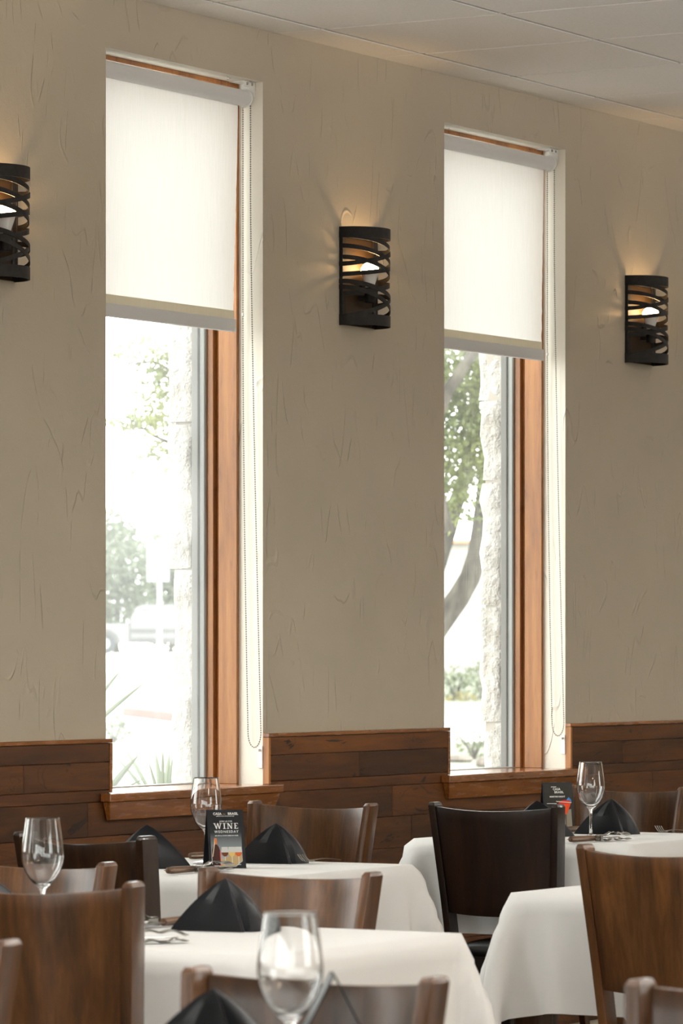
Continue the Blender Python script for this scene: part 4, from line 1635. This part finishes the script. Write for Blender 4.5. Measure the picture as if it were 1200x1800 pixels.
for k_, (Z, px, top, wid, lb) in enumerate(((200, 205, 7.2, 3.6, 'round pale green tree behind the parked truck'), (215, 300, 6.4, 3.0, 'fainter pale tree behind the truck roof and sign'), (230, 130, 7.0, 4.0, 'pale tree behind the truck bed, mostly behind the wall'))):
    ft = tag(empty('far_tree', (*along(Z, pxX(px, Z)), 1.13)), lb, 'tree', 'pale trees across the street')
    b = MB()
    b.tube([(0, 0, -0.05), (0.1, 0, 1.5), (0, 0, 4)], [0.2, 0.15, 0.1], 8)
    b.build('trunk', M_BARK, ft, smooth=True)
    b = MB()
    for q in range(7):
        leaf_cloud(b, (rnd.uniform(-wid, wid) * 0.35, rnd.uniform(-wid, wid) * 0.35, 1.2 + (top - 2.4) * q / 6), (wid * 0.5, wid * 0.5, 0.95), 620, 0.36, rnd)
    lf = b.build('foliage', M_LEAF4, ft, fix=False)
    lf['kind'] = 'stuff'


def shrub(name, Z, px, zb, h, wd, mat, lb, n_l=160, size=0.09, cat='shrub', group=None):
    t = tag(empty(name, (*along(Z, pxX(px, Z)), zb)), lb, cat, group)
    r2 = random.Random(int(px))
    b = MB()
    for q in range(7):
        a = q * 0.9
        b.tube([(0, 0, -0.03), (0.15 * wd * math.cos(a), 0.15 * wd * math.sin(a), h * 0.4), (0.5 * wd * math.cos(a), 0.5 * wd * math.sin(a), h * 0.9)], [0.018, 0.012, 0.005], 5)
    b.build('stems', M_BARK, t, smooth=True)
    b = MB()
    leaf_cloud(b, (0, 0, h * 0.5), (wd * 0.55, wd * 0.55, h * 0.5), n_l, size, r2)
    lf_ = b.build('foliage', mat, t, fix=False)
    lf_['kind'] = 'stuff'
    return t


shrub('low_shrub', 66, 200, -0.15, 0.42, 0.55, M_LEAF3, 'small grey green shrub beside the drive outside the first window', 170, 0.10, group='shrubs outside')
shrub('low_shrub', 56, 832, -0.15, 0.40, 0.55, M_LEAF3, 'sparse shrub in mulch outside the second window', 70, 0.11, group='shrubs outside')
shrub('tall_shrub', 92, 850, 0.05, 1.1, 0.9, M_LEAF3, 'tall green shrub past the lawn outside the second window', 380, 0.13, group='shrubs outside')
shrub('tall_shrub', 93, 800, 0.05, 1.0, 0.7, M_LEAF3, 'green shrub with pale stems past the lawn, by the tree trunk', 230, 0.13, group='shrubs outside')
shrub('flowering_shrub', 91.5, 808, 0.04, 0.35, 0.75, M_FLOWER, 'low yellow flowering plant at the foot of the green shrubs', 90, 0.11, group='shrubs outside')
b = MB()
r3 = random.Random(2)
for q in range(26):
    cx, cy, s = r3.uniform(-1.0, 1.0), r3.uniform(-2.5, 1.5), r3.uniform(0.05, 0.14)
    b.lathe([(s * 0.6, 0), (s, s * 0.3), (s * 0.7, s * 0.7), (0.01, s * 0.8)], 7, cx, cy, True)
mb_ = b.build('mulch_stones', M_MULCH, None, smooth=False)
mb_.location = (*along(53.5, pxX(830, 53.5)), -0.15)
tag(mb_, 'bed of mulch and stones under the sparse shrub', 'mulch', kind='stuff')


def yucca(px, py, Z, tips, lb):
    """blades from a crown on a short stem; tips in the pixel scale of the plant's distance"""
    ks = Z / 7443.9
    zc = 1.30 - (py - 1142) * ks
    t = tag(empty('yucca_plant', (*along(Z, pxX(px, Z)), -0.15)), lb, 'plant', 'yuccas under the first window')
    b = MB()
    b.tube([(0, 0, -0.02), (0.01, 0, 0.4), (0, 0, zc + 0.15)], [0.05, 0.04, 0.035], 10)
    b.build('stem', M_BARK, t, smooth=True)
    s_, c_ = math.sin(TH), math.cos(TH)
    for (tx, ty, dep, wd) in tips:
        X, Zr, dz = (tx - px) * ks, dep, (py - ty) * ks
        tip = Vector((X * s_ + Zr * c_, -X * c_ + Zr * s_, dz))
        side = tip.cross(Vector((c_, s_, 0.15))).normalized()
        nrm = side.cross(tip).normalized()
        base_p = tip * 0.04
        b = MB()
        rings = []
        for i in range(9):
            q = i / 8
            p = base_p.lerp(tip, q) + Vector((0, 0, 0.012 * math.sin(PI * q)))
            w_ = wd * (0.6 + 1.2 * q - 0.4 * q * q) * (1 - q ** 2.6) + 0.0005
            rings.append([p - side * w_, p - nrm * w_ * 0.4, p + side * w_, p - nrm * (w_ * 0.4 - 0.0015)])
        b.loft(rings)
        o = b.build('leaf', M_YUCCA, t, smooth=True, angle=0.5)
        o.location = (0, 0, zc + 0.15)
    return t


yucca(75, 1362, 15.0, [(250, 1203, 0.0, 0.0085), (212, 1177, 0.05, 0.0085), (150, 1130, -0.1, 0.009), (60, 1140, 0.1, 0.009), (-40, 1200, 0.0, 0.009), (190, 1330, -0.2, 0.009), (-70, 1340, 0.1, 0.009)],
      'tall yucca hidden by the wall, two long blades crossing the first window')
yucca(160, 1436, 15.3, [(243, 1328, 0.0, 0.0125), (250, 1370, 0.1, 0.006), (130, 1310, 0.0, 0.01), (70, 1390, 0.0, 0.01)],
      'yucca with one dark blade standing low in the first window')
yucca(286, 1440, 16.0, [(205, 1335, 0.1, 0.007), (217, 1322, 0.2, 0.008), (262, 1342, 0.0, 0.007), (272, 1326, 0.1, 0.010), (288, 1319, -0.1, 0.007), (296, 1327, 0.1, 0.012), (303, 1345, 0.2, 0.014), (316, 1284, 0.0, 0.008), (320, 1318, -0.1, 0.011),
                        (281, 1350, 0.0, 0.010), (330, 1340, 0.1, 0.012), (254, 1372, -0.1, 0.006), (345, 1390, 0, 0.01)],
      'dense clump of yucca blades beside the stone jamb of the first window')

# ------------------------------------------------------------------ outdoors: truck, sign, building
tr = tag(empty('pickup_truck', (*along(164, pxX(180, 164)), 1.13), TH - PI / 2), 'silver pickup truck parked across the street outside the first window', 'truck')
# local x to the right as we look at it, y away
b = MB()
body = [(-1.75, 0.42), (-1.75, 1.22), (1.05, 1.18), (1.10, 1.32), (1.28, 1.80), (1.55, 1.92), (2.9, 1.92), (3.25, 1.78), (3.75, 1.22), (4.55, 1.12), (4.7, 0.9), (4.7, 0.42)]
for y0, y1 in ((0, 1.8),):
    b.loft([[(x, y0 + (0.14 if z > 1.25 else 0), z) for x, z in body], [(x, y1 - (0.14 if z > 1.25 else 0), z) for x, z in body]])
b.build('body', M_PAINT, tr)
for x0, x1 in ((1.42, 2.12), (2.26, 3.25)):
    b = MB()
    b.add([(x0, 0.05, 1.26), (x1 + 0.12, 0.05, 1.26), (x1 - 0.02, 0.12, 1.74), (x0 + 0.03, 0.12, 1.74)], [(0, 1, 2, 3)])
    bb = b.build('side_window', M_DARKG, tr)
b = MB()
b.box(1.08, 3.9, -0.03, 0.0, 0.82, 0.98)
b.box(1.08, 3.6, -0.03, 0.0, 0.42, 0.62)
b.build('side_trim', M_GREYP, tr)
box_obj('cab_gap', (1.02, 1.10, -0.02, 0.0, 0.45, 1.25), M_GREYP, tr)
for x in (0.1, 3.75):
    b = MB()
    rings = [[(x + 0.56 * math.cos(a), y, 0.40 + 0.56 * math.sin(a)) for a in [PI * q / 16 for q in range(17)]] for y in (-0.02, 0.001)]
    b.loft(rings)
    b.build('wheel_arch', M_GREYP, tr)
    b = MB()
    b.lathe([(0.22, 0.0), (0.40, 0.0), (0.41, 0.03), (0.41, 0.22), (0.22, 0.22)], 24, cap0=True, cap1=True)
    o = link('wheel', b.mesh('wheel', M_TYRE, smooth=True), None, tr)
    o.rotation_euler = (PI / 2, 0, 0)
    o.location = (x, 0.18, 0.41)
    b = MB()
    b.lathe([(0.02, 0.0), (0.2, 0.0), (0.2, 0.02)], 16, cap0=True)
    o2 = link('hub', b.mesh('hub', M_SIGNW), None, o)
    o2.location = (0, 0, 0.225)

sg = tag(empty('parking_sign', (*along(95, pxX(278, 95)), gz(95)), TH - PI / 2), 'white and blue parking sign plates on a pale post across the drive', 'sign')
b = MB()
b.tube([(0.03, 0.03, -0.05), (0.03, 0.03, 3.55)], 0.055, 8)
b.build('post', M_SIGNW, sg, smooth=True)
for x0, x1, m_, nm in ((-0.25, -0.045, M_SIGNW, 'sign_plate'), (0.025, 0.25, M_SIGNW, 'sign_plate'), (-0.045, 0.025, M_SIGNB, 'blue_stripe')):
    box_obj(nm, (x0, x1, -0.04, -0.028, 2.68, 3.60), m_, sg)

bl = tag(empty('far_building', (*along(125, pxX(760, 125)), 0.6), TH - PI / 2), 'low white building with a thin orange roof line behind the tree trunk', 'building')
box_obj('wall', (0, 9, 0, 6, -0.3, 3.84), M_CONC, bl)
box_obj('roof', (-0.3, 9.3, -0.3, 6.3, 3.84, 3.93), ink('roof_orange', (0.55, 0.28, 0.16)), bl)
